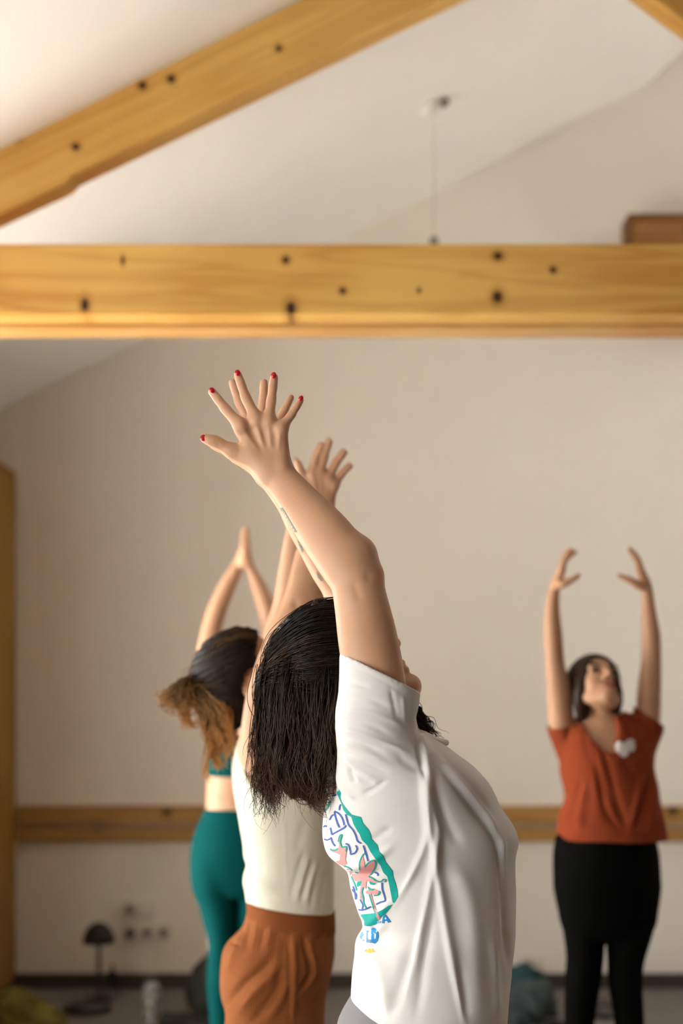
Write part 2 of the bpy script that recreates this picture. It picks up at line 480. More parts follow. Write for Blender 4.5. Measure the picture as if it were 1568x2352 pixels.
        for axis in range(3):
            o1, o2 = [x for x in range(3) if x != axis]
            for u in (0,1):
                for w in (0,1):
                    off = np.zeros(3, int); off[o1] = u; off[o2] = w
                    pa = idx+off; pb = pa.copy(); pb[:, axis] += 1
                    va = g[pa[:,0],pa[:,1],pa[:,2]]; vb = g[pb[:,0],pb[:,1],pb[:,2]]
                    mk = (va < 0) != (vb < 0)
                    t = va[mk]/(va[mk]-vb[mk])
                    q = pa[mk].astype(np.float32); q[:, axis] += t
                    pos[mk] += q; num[mk] += 1
        pos /= num[:, None]
        faces = []
        for axis in range(3):
            o1, o2 = (axis+1) % 3, (axis+2) % 3
            n = list(g.shape)
            s0 = [slice(None)]*3; s1 = [slice(None)]*3
            s0[axis] = slice(0, n[axis]-1); s1[axis] = slice(1, n[axis])
            for q in (o1, o2):
                s0[q] = slice(1, n[q]-1); s1[q] = slice(1, n[q]-1)
            A, Bv = ins[tuple(s0)], ins[tuple(s1)]
            e = np.argwhere(A != Bv)
            fl = A[e[:,0],e[:,1],e[:,2]]
            base = e.copy(); base[:, o1] += 1; base[:, o2] += 1
            cs = []
            for (u, w) in ((-1,-1),(0,-1),(0,0),(-1,0)):
                c = base.copy(); c[:, o1] += u; c[:, o2] += w
                cs.append(vid[c[:,0],c[:,1],c[:,2]])
            q = np.stack(cs, 1)
            q[~fl] = q[~fl][:, ::-1]
            faces.append(q)
        f = np.vstack(faces)
        v = s.lo+pos*s.h
        return laplace(v, f, smooth), f

def laplace(v, f, n, w=0.5):
    if n <= 0: return v
    e = np.vstack([f[:, [0,1]], f[:, [1,2]], f[:, [2,3]], f[:, [3,0]]])
    i = np.concatenate([e[:,0], e[:,1]]); j = np.concatenate([e[:,1], e[:,0]])
    c = np.bincount(i, minlength=len(v)).astype(float); c[c == 0] = 1
    for it in range(n):
        ww = w if it % 2 == 0 else -w*0.95          # keeps the volume
        avg = np.stack([np.bincount(i, v[j, a], minlength=len(v)) for a in range(3)], 1)/c[:, None]
        v = v+(avg-v)*ww
    return v

def normals(v, f):
    n = np.cross(v[f[:,2]]-v[f[:,0]], v[f[:,3]]-v[f[:,1]])
    out = np.zeros_like(v)
    for k in range(4):
        for a in range(3):
            out[:, a] += np.bincount(f[:,k], n[:, a], minlength=len(v))
    return out/(np.linalg.norm(out, axis=1)[:, None]+1e-12)

def to_px(v):
    return CX+v[:,0]/v[:,1]*F, HY-(v[:,2]-CH)/v[:,1]*F

def poly_dist(x, y, pl):
    """distance to a polyline, position along it (0..1) and side"""
    pl = catmull(np.array(pl, float), 5)
    best = np.full(len(x), 1e9); tt = np.zeros(len(x)); sg = np.zeros(len(x))
    n = len(pl)-1
    for i in range(n):
        a, b = pl[i], pl[i+1]; ab = b-a; L2 = ab@ab+1e-9
        t = np.clip(((x-a[0])*ab[0]+(y-a[1])*ab[1])/L2, 0, 1)
        dx = x-a[0]-t*ab[0]; dy = y-a[1]-t*ab[1]
        d = np.hypot(dx, dy); mk = d < best
        best[mk] = d[mk]; tt[mk] = (i+t[mk])/n
        sg[mk] = np.sign(ab[0]*dy[mk]-ab[1]*dx[mk])
    return best, tt, sg

def folds(v, f, lst, side=-1):
    """cloth folds on the side that faces -Y (side=-1): (polyline, half width, height mm[, skew])"""
    n = normals(v, f)
    x, y = to_px(v)
    wgt = np.clip(side*n[:,1]*2.5+0.35, 0, 1)
    disp = np.zeros(len(v))
    for item in lst:
        pl, w, amp = item[:3]; sk = item[3] if len(item) > 3 else 1.0
        pa = np.array(pl); R = 3*w*max(sk, 1)
        mk = (x > pa[:,0].min()-R) & (x < pa[:,0].max()+R) & (y > pa[:,1].min()-R) & (y < pa[:,1].max()+R) & (wgt > 0)
        if not mk.any(): continue
        d, t, sg = poly_dist(x[mk], y[mk], pl)
        ww = np.where(sg > 0, w*sk, w)
        tap = np.clip(np.minimum(t, 1-t)*4+0.15, 0, 1)
        disp[mk] += amp*0.001*np.exp(-(d/ww)**2)*tap*wgt[mk]
    return v+n*disp[:, None]

def ripple(v, f, amp, fx, fy, fz, seed=0):
    n = normals(v, f)
    r = np.random.RandomState(seed)
    d = np.zeros(len(v))
    for i in range(6):
        ph = r.rand(3)*6.28; s = 0.6+r.rand(3)*0.9
        d += np.sin(v[:,0]*fx*s[0]+ph[0]+1.3*np.sin(v[:,2]*fz*0.7*s[1]+ph[1]))*np.sin(v[:,2]*fz*s[2]+v[:,1]*fy*s[1]+ph[2])
    return v+n*(d*amp/3)[:, None]

def join(*parts):
    vs, fs, o = [], [], 0
    for v, f in parts:
        vs.append(v); fs.append(f+o); o += len(v)
    return np.vstack(vs), np.vstack(fs)

class Figure:
    """pixel-and-depth helper for one person standing at distance d"""
    def __init__(s, d): s.d = d
    def p(s, px, py, dy=0.0): return W(px, py, s.d+dy)
    def m(s, px, dy=0.0): return px/F*(s.d+dy)
    def limb(s, fld, pts, k=0.012, flat=None, sub=4, grow=0.0, op='u', nrm=None):
        P, R = [], []
        for q in pts:
            x, y, dy, r = q
            P.append(s.p(x, y, dy))
            if np.isscalar(r): R.append((s.m(r, dy)*(flat or 1.0)+grow, s.m(r, dy)+grow))
            else: R.append((s.m(r[0], dy)+grow, s.m(r[1], dy)+grow))
        fld.chain(P, R, k, nrm, sub, op)
    def rows(s, lst, shrink=0.0, dry=0.0):
        out = []
        for py, xl, xr, dyc, ry in lst:
            z = CH+(HY-py)/F*s.d
            x0, x1 = (xl-CX)/F*(s.d+dyc), (xr-CX)/F*(s.d+dyc)
            out.append((z, (x0+x1)/2, s.d+dyc, max((x1-x0)/2-shrink, 0.005), max(ry-dry, 0.005)))
        return out
    def ball(s, fld, px, py, dy, r, k=0.008, op='u'):
        r = (r, r, r) if np.isscalar(r) else r
        fld.ell(s.p(px, py, dy), [s.m(q, dy) for q in r], None, k, op)
    def finger(s, fld, mcp, pip, tip, rb, rp, rt, k=0.007):
        """three phalanges with slightly thicker joints; each point (px,py,dy)"""
        mcp, pip, tip = (np.array(q, float) for q in (mcp, pip, tip))
        dip = pip+(tip-pip)*0.52+np.array([0, 0, -0.0015])
        P = [mcp, mcp+(pip-mcp)*0.5, pip, pip+(dip-pip)*0.5, dip, tip]
        R = [rb, (rb+rp)*0.47, rp, (rp+rt)*0.475, (rp+rt)*0.5, rt]
        s.limb(fld, [(*a, b) for a, b in zip(P, R)], k, flat=0.92, sub=4)

def unit(v): 
    v = np.array(v, float); return v/np.linalg.norm(v)

def add_head(fld, c, fwd, up, sc=1.0, ears=True, eu=-0.008, es=1.0):
    """skull, jaw, brow, nose, lips, eye sockets and ears around the head centre c"""
    f = unit(fwd); u = np.array(up, float); u = unit(u-f*(u@f)); sd = np.cross(f, u)
    ax = np.array([f, sd, u])
    L = lambda a, b, cc: c+sc*(a*f+b*sd+cc*u)
    E = lambda a, b, cc, r, k=0.015, op='u': fld.ell(L(a, b, cc), np.array(r)*sc, ax, k, op)
    E(-0.012, 0, 0.030, (0.094, 0.075, 0.084), 0.0)
    E(0.030, 0, -0.030, (0.060, 0.058, 0.080), 0.03)
    for q in (-1, 1):
        fld.chain([L(-0.004, q*0.058, -0.040), L(0.030, q*0.047, -0.078), L(0.070, q*0.014, -0.101)], [0.015*sc, 0.015*sc, 0.016*sc], 0.025)
        E(0.055, q*0.034, -0.030, (0.024, 0.024, 0.026), 0.02)
        E(0.076, q*0.026, 0.024, (0.012, 0.026, 0.010), 0.015)
        E(0.100, q*0.031, 0.004, (0.017, 0.017, 0.012), 0.012, 's')
        E(0.094, q*0.0115, -0.034, (0.010, 0.008, 0.008), 0.006)
    fld.ell(L(0.074, 0, -0.098), np.array((0.020, 0.022, 0.017))*sc, ax, 0.018)
    fld.chain([L(0.085, 0, 0.018), L(0.098, 0, -0.006), L(0.110, 0, -0.027)], [0.008*sc, 0.008*sc, 0.0105*sc], 0.010)
    fld.chain([L(0.078, -0.023, -0.064), L(0.094, 0, -0.060), L(0.078, 0.023, -0.064)], [0.004*sc, 0.0065*sc, 0.004*sc], 0.006)
    fld.chain([L(0.077, -0.020, -0.068), L(0.090, 0, -0.073), L(0.077, 0.020, -0.068)], [0.004*sc, 0.0075*sc, 0.004*sc], 0.006)
    if ears:
        for q in (-1, 1):
            ea = np.array([f*0.97-u*0.25, sd, u*0.97+f*0.25])
            fld.ell(L(-0.012, q*0.076, eu), np.array((0.018, 0.010, 0.031))*sc*es, ea, 0.006)
            fld.ell(L(-0.009, q*0.090, eu+0.002), np.array((0.010, 0.011, 0.020))*sc*es, ea, 0.006, 's')
    return L

# ------------------------------------------------------------------ hair strands
def resample(P, n):
    P = catmull(np.asarray(P, float), 8)
    s = np.concatenate([[0], np.cumsum(np.linalg.norm(np.diff(P, axis=0), axis=1))])
    t = np.linspace(0, s[-1], n)
    return np.stack([np.interp(t, s, P[:, a]) for a in range(3)], 1)

def strand_mesh(curves, rad):
    """thin three-sided tubes; curves (k,n,3); rad (k,n)"""
    C = np.asarray(curves); k, n, _ = C.shape
    T = np.gradient(C, axis=1); T /= np.linalg.norm(T, axis=2, keepdims=True)+1e-9
    U = np.cross(T, np.array([0.12, 0.95, 0.28])); U /= np.linalg.norm(U, axis=2, keepdims=True)+1e-9
    V = np.cross(T, U)
    ring = []
    for a in range(3):
        ang = a*2*math.pi/3
        ring.append(C+(U*math.cos(ang)+V*math.sin(ang))*rad[:, :, None])
    v = np.stack(ring, 2).reshape(-1, 3)
    b = (np.arange(k)[:, None]*n+np.arange(n-1)[None, :])*3
    fs = []
    for a in range(3):
        c = (a+1) % 3
        fs.append(np.stack([b+a, b+c, b+3+c, b+3+a], 2).reshape(-1, 4))
    tone = np.repeat(np.tile(np.linspace(0, 1, n), k), 3)
    return v, np.vstack(fs), tone

def grow_hair(guides, count, n=22, r=0.0007, spread=0.006, wave=0.003, tipw=2.0, clumps=0, cwave=0.008, seed=1, trim=0.25, tone0=0.0, tone1=1.0):
    rs = np.random.RandomState(seed)
    G = np.array([resample(g, n) for g in guides])
    t = np.linspace(0, 1, n)
    m = len(G)
    def blend(u):
        i = int(min(u, m-1.0001)); w = u-i
        return G[i]*(1-w)+G[min(i+1, m-1)]*w
    if clumps:
        cen = []
        for q in rs.rand(clumps)*(m-1):
            ph = rs.rand(3)*6.28; fr = rs.uniform(0.8, 1.7)
            cw = np.stack([np.sin(6.28*fr*t+ph[a])*t*cwave for a in range(3)], 1)
            le = 1-0.30*rs.rand()**1.5
            c_ = blend(q)+np.outer(0.4+t, rs.randn(3)*spread)+cw
            cen.append(np.stack([np.interp(np.linspace(0, le, n), t, c_[:, a]) for a in range(3)], 1))
    out, rr, tn = [], [], []
    for _ in range(count):
        if clumps:
            c = cen[rs.randint(clumps)]
            p = c+np.outer(1.0-0.55*t, rs.randn(3)*spread*0.9)
        else:
            p = blend(rs.rand()*(m-1))+np.outer(0.5+t*0.8, rs.randn(3)*spread)
        for h in range(2):
            fr = rs.uniform(0.7, 2.6); ph = rs.rand(3)*6.28
            p = p+wave*rs.uniform(0.3, 1.0)*np.stack([np.sin(6.28*fr*t+ph[a])*(0.25+tipw*0.5*t) for a in range(3)], 1)
        end = 1-trim*rs.rand()**2
        q = np.stack([np.interp(np.linspace(0, end, n), t, p[:, a]) for a in range(3)], 1)
        out.append(q); rr.append(r*rs.uniform(0.6, 1.3)*(1-0.75*t**3)); tn.append(rs.uniform(-0.12, 0.12))
    v, f, tone = strand_mesh(out, np.array(rr))
    tone = tone0+(tone1-tone0)*tone+np.repeat(tn, n*3)
    return v, f, tone

def hair_mat(name, root, tip, gloss=0.35, grey=None):
    m, nt, N, L, B = new_mat(name)
    at = N.new('ShaderNodeAttribute'); at.attribute_name = 'tone'
    cr = N.new('ShaderNodeValToRGB')
    cr.color_ramp.elements[0].color = (*root, 1); cr.color_ramp.elements[1].color = (*tip, 1)
    cr.color_ramp.elements[0].position = 0.15; cr.color_ramp.elements[1].position = 0.95
    if grey:  # painted sheen: pale grey put into the colour of the strands
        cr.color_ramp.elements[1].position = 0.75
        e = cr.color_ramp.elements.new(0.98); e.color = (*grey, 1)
    L.new(at.outputs['Fac'], cr.inputs['Fac']); L.new(cr.outputs['Color'], B.inputs['Base Color'])
    B.inputs['Roughness'].default_value = gloss
    B.inputs['Specular IOR Level'].default_value = 0.28
    return m

# ------------------------------------------------------------------ flat print carried on a garment
def bvh_of(o):
    me = o.data
    v = np.empty(len(me.vertices)*3, np.float32); me.vertices.foreach_get('co', v)
    f = [tuple(p.vertices) for p in me.polygons]
    return BVHTree.FromPolygons([Vector(q) for q in v.reshape(-1, 3)], f)

def on_cloth(bvh, px, py, off=0.0008):
    d = Vector(((px-CX)/F, 1, (HY-py)/F)).normalized()
    h = bvh.ray_cast(Vector((0, 0, CH)), d)
    return None if h[0] is None else h[0]-d*off

def print_fill(bvh, polys, cell=5, off=0.0008):
    cell = min(cell, 3.5)
    bm = bmesh.new()
    for poly in polys:
        f = bm.faces.new([bm.verts.new((x, y, 0)) for x, y in poly])
    if True:
        xs = [v.co.x for v in bm.verts]; ys = [v.co.y for v in bm.verts]
        for lo, hi, nrm in ((min(xs), max(xs), (1,0,0)), (min(ys), max(ys), (0,1,0))):
            q = lo+cell
            while q < hi:
                bmesh.ops.bisect_plane(bm, geom=list(bm.verts)+list(bm.edges)+list(bm.faces), plane_co=(q,q,0), plane_no=nrm)
                q += cell
    bad = []
    for v in bm.verts:
        p = on_cloth(bvh, v.co.x, v.co.y, off)
        if p is None: bad.append(v)
        else: v.co = p
    bmesh.ops.delete(bm, geom=bad, context='VERTS')
    long = [f for f in bm.faces if max(e.calc_length() for e in f.edges) > 0.022]   # would span a gap between two surfaces
    bmesh.ops.delete(bm, geom=long, context='FACES')
    return bm

def largest(bm):
    """keep the biggest connected patch"""
    todo, best = set(bm.faces), []
    while todo:
        st = [todo.pop()]; isl = []
        while st:
            f = st.pop(); isl.append(f)
            for e in f.edges:
                for g in e.link_faces:
                    if g in todo: todo.discard(g); st.append(g)
        if len(isl) > len(best): best = isl
    keep = set(best)
    bmesh.ops.delete(bm, geom=[f for f in bm.faces if f not in keep], context='FACES')
    return bm

def print_lines(bvh, lines, w=1.6, off=0.0009):
    bm = bmesh.new()
    for ln in lines:
        ww = w
        if isinstance(ln, tuple): ln, ww = ln
        P = catmull(np.array(ln, float), 7)
        T = np.gradient(P, axis=0); T /= np.linalg.norm(T, axis=1)[:, None]+1e-9
        Nn = np.stack([-T[:,1], T[:,0]], 1)*ww
        prev = None
        for a, b in zip(P+Nn, P-Nn):
            pa, pb = on_cloth(bvh, *a, off), on_cloth(bvh, *b, off)
            cur = None
            if pa is not None and pb is not None and (pa-pb).length < 0.02:
                cur = (bm.verts.new(pa), bm.verts.new(pb))
            if prev and cur and (prev[0].co-cur[0].co).length < 0.03:
                bm.faces.new((prev[0], prev[1], cur[1], cur[0]))
            prev = cur
    return bm


# ------------------------------------------------------------------ people: shared materials
M['skin'] = mat('skin', (0.66, 0.39, 0.24), 0.5, (0.62, 0.35, 0.205), 14, bump=0.05, bscale=500, sss=0.22, spec=0.42)
M['skin2'] = mat('skin_tanned', (0.57, 0.33, 0.195), 0.5, (0.53, 0.295, 0.17), 14, sss=0.2, spec=0.3)
M['nail'] = mat('red_nail_varnish', (0.50, 0.006, 0.012), 0.18, spec=0.6)
M['eye'] = mat('eye', (0.03, 0.02, 0.015), 0.2)
M['lip'] = mat('lips', (0.42, 0.14, 0.11), 0.45)
M['ink'] = mat('tattoo_ink', (0.20, 0.205, 0.20), 0.6)

def foot_chain(fld, x, y, z0, direction, k=0.02, grow=0.0):
    d = unit((*direction, 0))
    p = np.array((x, y, z0))
    fld.chain([p+np.array((0,0,0.10)), p-d*0.035+np.array((0,0,0.042)), p+d*0.06+np.array((0,0,0.040)), p+d*0.13+np.array((0,0,0.026)), p+d*0.185+np.array((0,0,0.016))],
              [0.034+grow, (0.034, 0.034), (0.033, 0.036), (0.022, 0.043), (0.014, 0.036)], k, nrm=(0,0,1))

def oriented_ball(name, c, axes, r, m, parent, seg=14):
    bm = bmesh.new(); bmesh.ops.create_uvsphere(bm, u_segments=seg, v_segments=seg//2+2, radius=1.0)
    ax = [Vector(a) for a in axes]
    for v in bm.verts:
        q = v.co.copy()
        v.co = Vector(c)+ax[0]*q.x*r[0]+ax[1]*q.y*r[1]+ax[2]*q.z*r[2]
    return bm_obj(name, bm, m, parent, smooth=True)

# ================================================================== woman in the white printed T-shirt
A = Figure(2.50)
root = empty('person', (W(930, 0, 2.5)[0], 2.5, 0), 'woman in white printed T-shirt reaching up with red nails, nearest the camera', 'person', 'people stretching')
fb = Field((-0.33, 2.14, 0.86), (0.24, 2.80, 2.03), 0.0024)
tors = [(1690,830,985,0,.12),(1740,800,1035,0,.16),(1800,795,1085,0,.15),(1900,790,1130,0,.14),(2050,850,1140,0,.13),(2200,850,1140,0,.13),(2320,840,1130,0,.14)]
fb.stack(A.rows(tors), 0.0)
# neck and head, thrown back
A.limb(fb, [(800,1610,0,58),(848,1680,0,60),(890,1750,0,85)], 0.03)
hu, hf = unit((-0.70, 0.0, 0.71)), unit((0.71, 0.04, 0.70))
hc = A.p(780, 1553, 0.0)
HL = add_head(fb, hc, hf, hu, 1.0)
# near (right) arm
near_arm = [(880,1730,-.130,80),(868,1650,-.160,(62,72)),(859,1560,-.162,(59,71)),(843,1460,-.162,(57,68)),(829,1385,-.158,(52,62)),(818,1335,-.152,(50,60)),
            (796,1294,-.145,(52,63)),(757,1240,-.128,(50,61)),(722,1196,-.112,(46,55)),(690,1156,-.098,(39,47)),(655,1113,-.086,(31,41)),(630,1085,-.080,(27,40))]
A.limb(fb, near_arm, 0.03)
A.ball(fb, 856, 1318, -.150, 19, 0.02)          # elbow bone
A.ball(fb, 834, 1268, -.138, 24, 0.03)
A.ball(fb, 649, 1069, -.093, 10, 0.012)         # wrist bone
def hand(f_, fg, idx, mid_, rng, pnk, thb, wrist, dep, r=1.0, palm_r=14, thenar=True):
    """metacarpals, thumb and four fingers; every finger = (mcp, pip, tip)"""
    for (q, rb, rp, rt) in ((idx,13.5,12.5,9.5),(mid_,13.5,12.5,9.5),(rng,13,12,9.5),(pnk,11.5,10.5,8)):
        fg.finger(f_, (*q[0], dep-.004), (*q[1], dep+(q[3] if len(q) > 3 else 0)), (*q[2], dep+(q[4] if len(q) > 4 else .004)), rb*r, rp*r, rt*r, 0.006)
    for q, wofs in ((idx,-0.55),(mid_,-0.2),(rng,0.2),(pnk,0.55)):
        a = np.array(q[0], float); w = np.array(wrist[:2], float)+np.array(wrist[2])*wofs
        b = w+(a-w)*0.5
        fg.limb(f_, [(w[0],w[1],dep,(palm_r*1.25*r, palm_r*r)),(b[0],b[1],dep+.001,(palm_r*1.12*r, palm_r*1.05*r)),(a[0],a[1],dep-.003,(palm_r*0.92*r, palm_r*r))], 0.014)
        a2 = a+(w-a)*0.03
        fg.ball(f_, a2[0], a2[1], dep-.008, 9.0*r, 0.010)
    if thb:
        b = np.array(thb[0], float); w = np.array(wrist[:2], float)
        fg.limb(f_, [(*(w+(b-w)*0.25), dep+.006, 20*r),(*(w+(b-w)*0.7), dep+.006, 21*r),(*thb[0], dep+.005, 16.5*r)], 0.02)
        fg.limb(f_, [(*thb[0],dep+.005,15.5*r),(*((b+np.array(thb[1]))/2),dep+.003,14.5*r),(*thb[1],dep+.001,15*r),(*((np.array(thb[1])+np.array(thb[2]))/2),dep,13.8*r),(*thb[2],dep,10.5*r)], 0.010)
near = dict(idx=((552,977),(517,939),(487,900)), mid_=((588,962),(564,912),(546,861)), rng=((617,966),(623,918),(629,867)),
            pnk=((645,984),(669,953),(690,919)), thb=((533,1037),(497,1016),(470,1007)), wrist=(632,1083,(38,-24)))
hand(fb, A, dep=-.082, **near)
# far (left) arm and hand
far_arm = [(870,1730,.130,80),(858,1640,.155,70),(840,1540,.155,66),(822,1450,.150,60),(805,1385,.142,56),(790,1340,.135,(48,55)),
           (764,1297,.125,(48,55)),(733,1246,.112,(45,51)),(700,1196,.100,(42,46)),(676,1153,.092,(34,42)),(640,1108,.083,(28,37)),(622,1086,.080,(25,35))]
A.limb(fb, far_arm, 0.03)
far = dict(idx=((556,990),(527,950),(503,918)), mid_=((574,976),(549,922),(534,879)), rng=((600,964),(605,915),(606,879)),
           pnk=((634,978),(654,940),(668,913)), thb=((545,1048),(515,1030),(488,1020)), wrist=(622,1086,(36,-22)))
hand(fb, A, dep=.085, r=0.94, **far)
up_v, up_f = fb.mesh(2)
# hollow beside the elbow and the tendons of the back of the hand
up_v = folds(up_v, up_f, [([(810,1336),(818,1358),(824,1380)],10,-1.4), ([(838,1318),(852,1334)],9,-1.5),
     ([(588,972),(606,1030)],4.5,1.6), ([(617,975),(622,1030)],4.5,1.4), ([(556,985),(594,1035)],5,1.3), ([(643,992),(640,1035)],4.5,1.2),
     ([(602,985),(612,1020)],5,-1.2), ([(630,990),(632,1030)],5,-1.0), ([(494,1006),(502,1026)],2,-0.8),([(500,1006),(506,1026)],2,-0.6),
     ([(617,914),(630,918)],2,-0.8),([(616,922),(630,924)],2,-0.8),([(556,912),(572,908)],2,-0.7),([(559,918),(574,914)],2,-0.7),
     ([(622,884),(636,885)],1.8,-0.6),([(543,878),(557,874)],1.8,-0.6),([(508,938),(522,930)],2,-0.6),([(662,948),(676,956)],2,-0.7)])
fl = Field((-0.12, 2.18, 0.0), (0.34, 2.82, 0.90), 0.008)
fl.stack(A.rows([(2240,850,1130,0,.14),(2320,820,1125,0,.15),(2420,810,1110,0,.16),(2500,850,1090,0,.15)]), 0.0)
legsA = lambda dy: [(955,2420,dy,100),(955,2600,dy,82),(950,2850,dy,62),(940,3050,dy,58),(930,3380,dy,36)]
for dy in (-.09, .09):
    A.limb(fl, legsA(dy), 0.04, grow=-0.012)
    foot_chain(fl, W(930, 0, 2.5)[0], 2.5+dy, 0.0, (1, 0))
lo_v, lo_f = fl.mesh(1)
bv, bf = join((up_v, up_f), (lo_v, lo_f))
bodyA = np_mesh('body', bv, bf, M['skin'], root)
# red nails of the near hand
for (tx, ty), (bx, by), wd, ln in (((468,1008),(497,1016),7.4,7.6),((487.5,898),(517,939),5.8,6.8),((546.5,858),(564,912),6.2,7.2),((629.5,864),(623,918),6.2,7.4),((692,917),(669,953),5.2,6.4)):
    t = unit(A.p(tx, ty, -.082)-A.p(bx, by, -.082)); n = unit(np.array((-0.10, -1, 0.10))); n = unit(n-t*(n@t)); s = np.cross(t, n)
    c = A.p(tx, ty, -.082)+n*A.m(8.2 if wd < 7.9 else 9.2)
    oriented_ball('fingernail', c, (s, t, n), (A.m(wd), A.m(ln), A.m(2.4)), M['nail'], bodyA)
# ink on the inner side of the far forearm
bvb = bvh_of(bodyA)
for poly_ in ([[(643,1167),(648,1166),(668,1200),(681,1222),(676,1226),(660,1200)], [(676,1226),(684,1228),(690,1246),(697,1256),(694,1272),(686,1252)],
                       [(726,1312),(731,1318),(741,1335),(736,1334),(729,1326)]]):
    bm_obj('tattoo', largest(print_fill(bvb, [poly_], cell=4, off=0.0012)), M['ink'], bodyA, smooth=True)

# --- T-shirt
fs = Field((-0.16, 2.12, 0.76), (0.38, 2.88, 1.56), 0.0030)
shirt_rows = [(1672,860,975,0.01,.10),(1695,815,1003,0.005,.15),(1722,785,1036,0,.185),(1760,766,1084,0,.195),(1800,764,1120,0,.195),(1850,748,1147,0,.19),(1890,741,1174,0,.185),
              (1930,742,1188,0,.18),(1966,755,1182,0,.178),(1998,793,1180,0,.176),(2040,804,1181,0,.174),(2098,823,1182,0,.172),(2130,833,1181,0,.172),(2160,817,1179,0,.172),
              (2200,814,1176,0,.172),(2250,808,1172,0,.174),(2300,806,1166,0,.178),(2345,818,1161,0,.18),(2385,826,1158,0,.18)]
fs.stack(A.rows(shirt_rows), 0.0, p=2.15, cap=0.004)
slv = [(877,1490,-.160,(78,98)),(874,1548,-.160,(79,95)),(870,1600,-.160,(80,94)),(862,1650,-.155,(80,93)),(872,1720,-.140,(82,98)),(890,1800,-.110,(85,108))]
A.limb(fs, slv, 0.035)
A.limb(fs, [(905,1500,.150,(70,80)),(885,1560,.155,(72,82)),(875,1640,.150,(76,86)),(885,1720,.135,(80,95)),(900,1800,.105,(85,105))], 0.035)
on = unit((0.44, 0.0, 0.90)); oc = A.p(877, 1548, -.160)
fs.cut(oc, on, 0.16)
fs.cut(A.p(888, 1558, .155), unit((0.40, 0, 0.91)), 0.14)
A.limb(fs, [(879,1480,-.160,(68,88)),(876,1540,-.160,(69,85)),(871,1596,-.160,(69,84)),(866,1625,-.158,(50,60))], 0.0, op='s')
A.limb(fs, [(906,1490,.150,(61,71)),(886,1550,.155,(62,72)),(877,1610,.152,(60,70))], 0.0, op='s')
# neck opening and its ribbed collar
fs.ell(A.p(930, 1676, 0.0), (A.m(62), 0.085, A.m(22)), None, 0.006, 's')
sv, sf = fs.mesh(3)
sv = folds(sv, sf, [
    # folds falling from the armpit
    ([(972,1700),(978,1780),(985,1880),(1000,1990),(1035,2200),(1065,2345)], 13, 9, 0.55),
    ([(966,1745),(975,1850),(978,1930),(945,2010),(905,2080)], 8, 6),
    ([(985,1800),(1005,1900),(1000,1960),(985,2050),(960,2180),(930,2290)], 9, 7),
    ([(990,1790),(1025,1890),(1055,1940)], 12, -6), ([(985,1720),(1050,1790),(1110,1860),(1150,1950)], 10, 7),
    ([(1000,1715),(1080,1800),(1140,1880)], 8, -6), ([(1010,1760),(1080,1850),(1135,1930),(1150,2020),(1160,2150),(1172,2230)], 8, -8),
    ([(1150,1900),(1152,2000),(1160,2140)], 9, 6), ([(1020,1960),(1075,2060),(1090,2200),(1100,2340)], 22, 5),
    ([(1130,2150),(1140,2250),(1140,2340)], 10, 4), ([(1050,2200),(1065,2280),(1075,2345)], 9, -4),
    # lower left drape
    ([(830,2150),(870,2230),(895,2330)], 16, 5), ([(815,2220),(850,2280),(880,2345)], 12, -5), ([(950,2170),(920,2260),(890,2345)], 14, -6),
    ([(990,2080),(975,2200),(955,2340)], 12, -5), ([(905,2060),(860,2110),(828,2128)], 10, 5), ([(890,2110),(850,2160),(815,2175)], 9, 5),
    ([(870,2085),(838,2100)], 7, -4), ([(870,2135),(835,2140)], 6, -6), ([(860,2180),(830,2190)], 6, -4),
    ([(905,1940),(850,1980),(790,1994)], 10, 5), ([(880,2000),(840,2010),(800,2005)], 7, -4), ([(900,1900),(850,1935)], 9, -3),
    # folds across the sleeve and behind the shoulder
    ([(778,1562),(820,1572),(850,1580)], 5, -2.5), ([(774,1612),(840,1605),(900,1628)], 7, -3), ([(772,1632),(830,1635),(890,1650),(930,1672)], 7, 3),
    ([(772,1655),(830,1660),(900,1690)], 6, -3.5), ([(771,1672),(830,1685),(900,1712),(940,1730)], 6, 3.5), ([(773,1692),(820,1704),(880,1730)], 6, -3.5),
    ([(775,1706),(830,1725),(900,1757)], 6, 3.5), ([(778,1722),(830,1748),(890,1775)], 6, -4), ([(782,1738),(820,1765),(870,1790)], 6, 3.5),
    ([(790,1752),(830,1790),(860,1805)], 6, -3.5), ([(770,1775),(790,1815),(815,1838)], 7, 4), ([(800,1765),(815,1800)], 6, -3.5), ([(762,1790),(780,1850)], 6, -3),
    ([(890,1790),(855,1815),(830,1825)], 6, -3), ([(905,1730),(945,1760),(970,1770)], 10, -3), ([(968,1660),(962,1700),(970,1760),(978,1800)], 6, -8),
    ([(800,1512),(870,1540),(950,1590)], 3, 0.8), ([(799,1528),(865,1556),(945,1606)], 2.2, -1.2), ([(895,1578),(905,1620),(912,1650)], 5, -2), ([(925,1600),(930,1660)], 6, 2),
])
sv = ripple(sv, sf, 0.0016, 26, 22, 30, 3)
M['tee'] = mat('white_cotton_jersey', (0.80, 0.785, 0.76), 0.85, (0.775, 0.76, 0.735), 40, bump=0.12, bscale=900, sheen=0.15, spec=0.15)
tee = np_mesh('t_shirt', sv, sf, M['tee'], root)
tag(tee, 'white cotton T-shirt with a pink and teal palm print on the back')
# ribbed collar: a ring standing at the throat
cb = []
cc = A.p(945, 1690, 0.0)
for i in range(25):
    t = 2*math.pi*i/24
    cb.append(cc+np.array((math.cos(t)*0.060, math.sin(t)*0.085, -math.cos(t)*0.012)))
bm = bmesh.new(); add_tube(bm, cb, 0.006, 8)
bm_obj('collar', bm, M['tee'], tee, smooth=True)
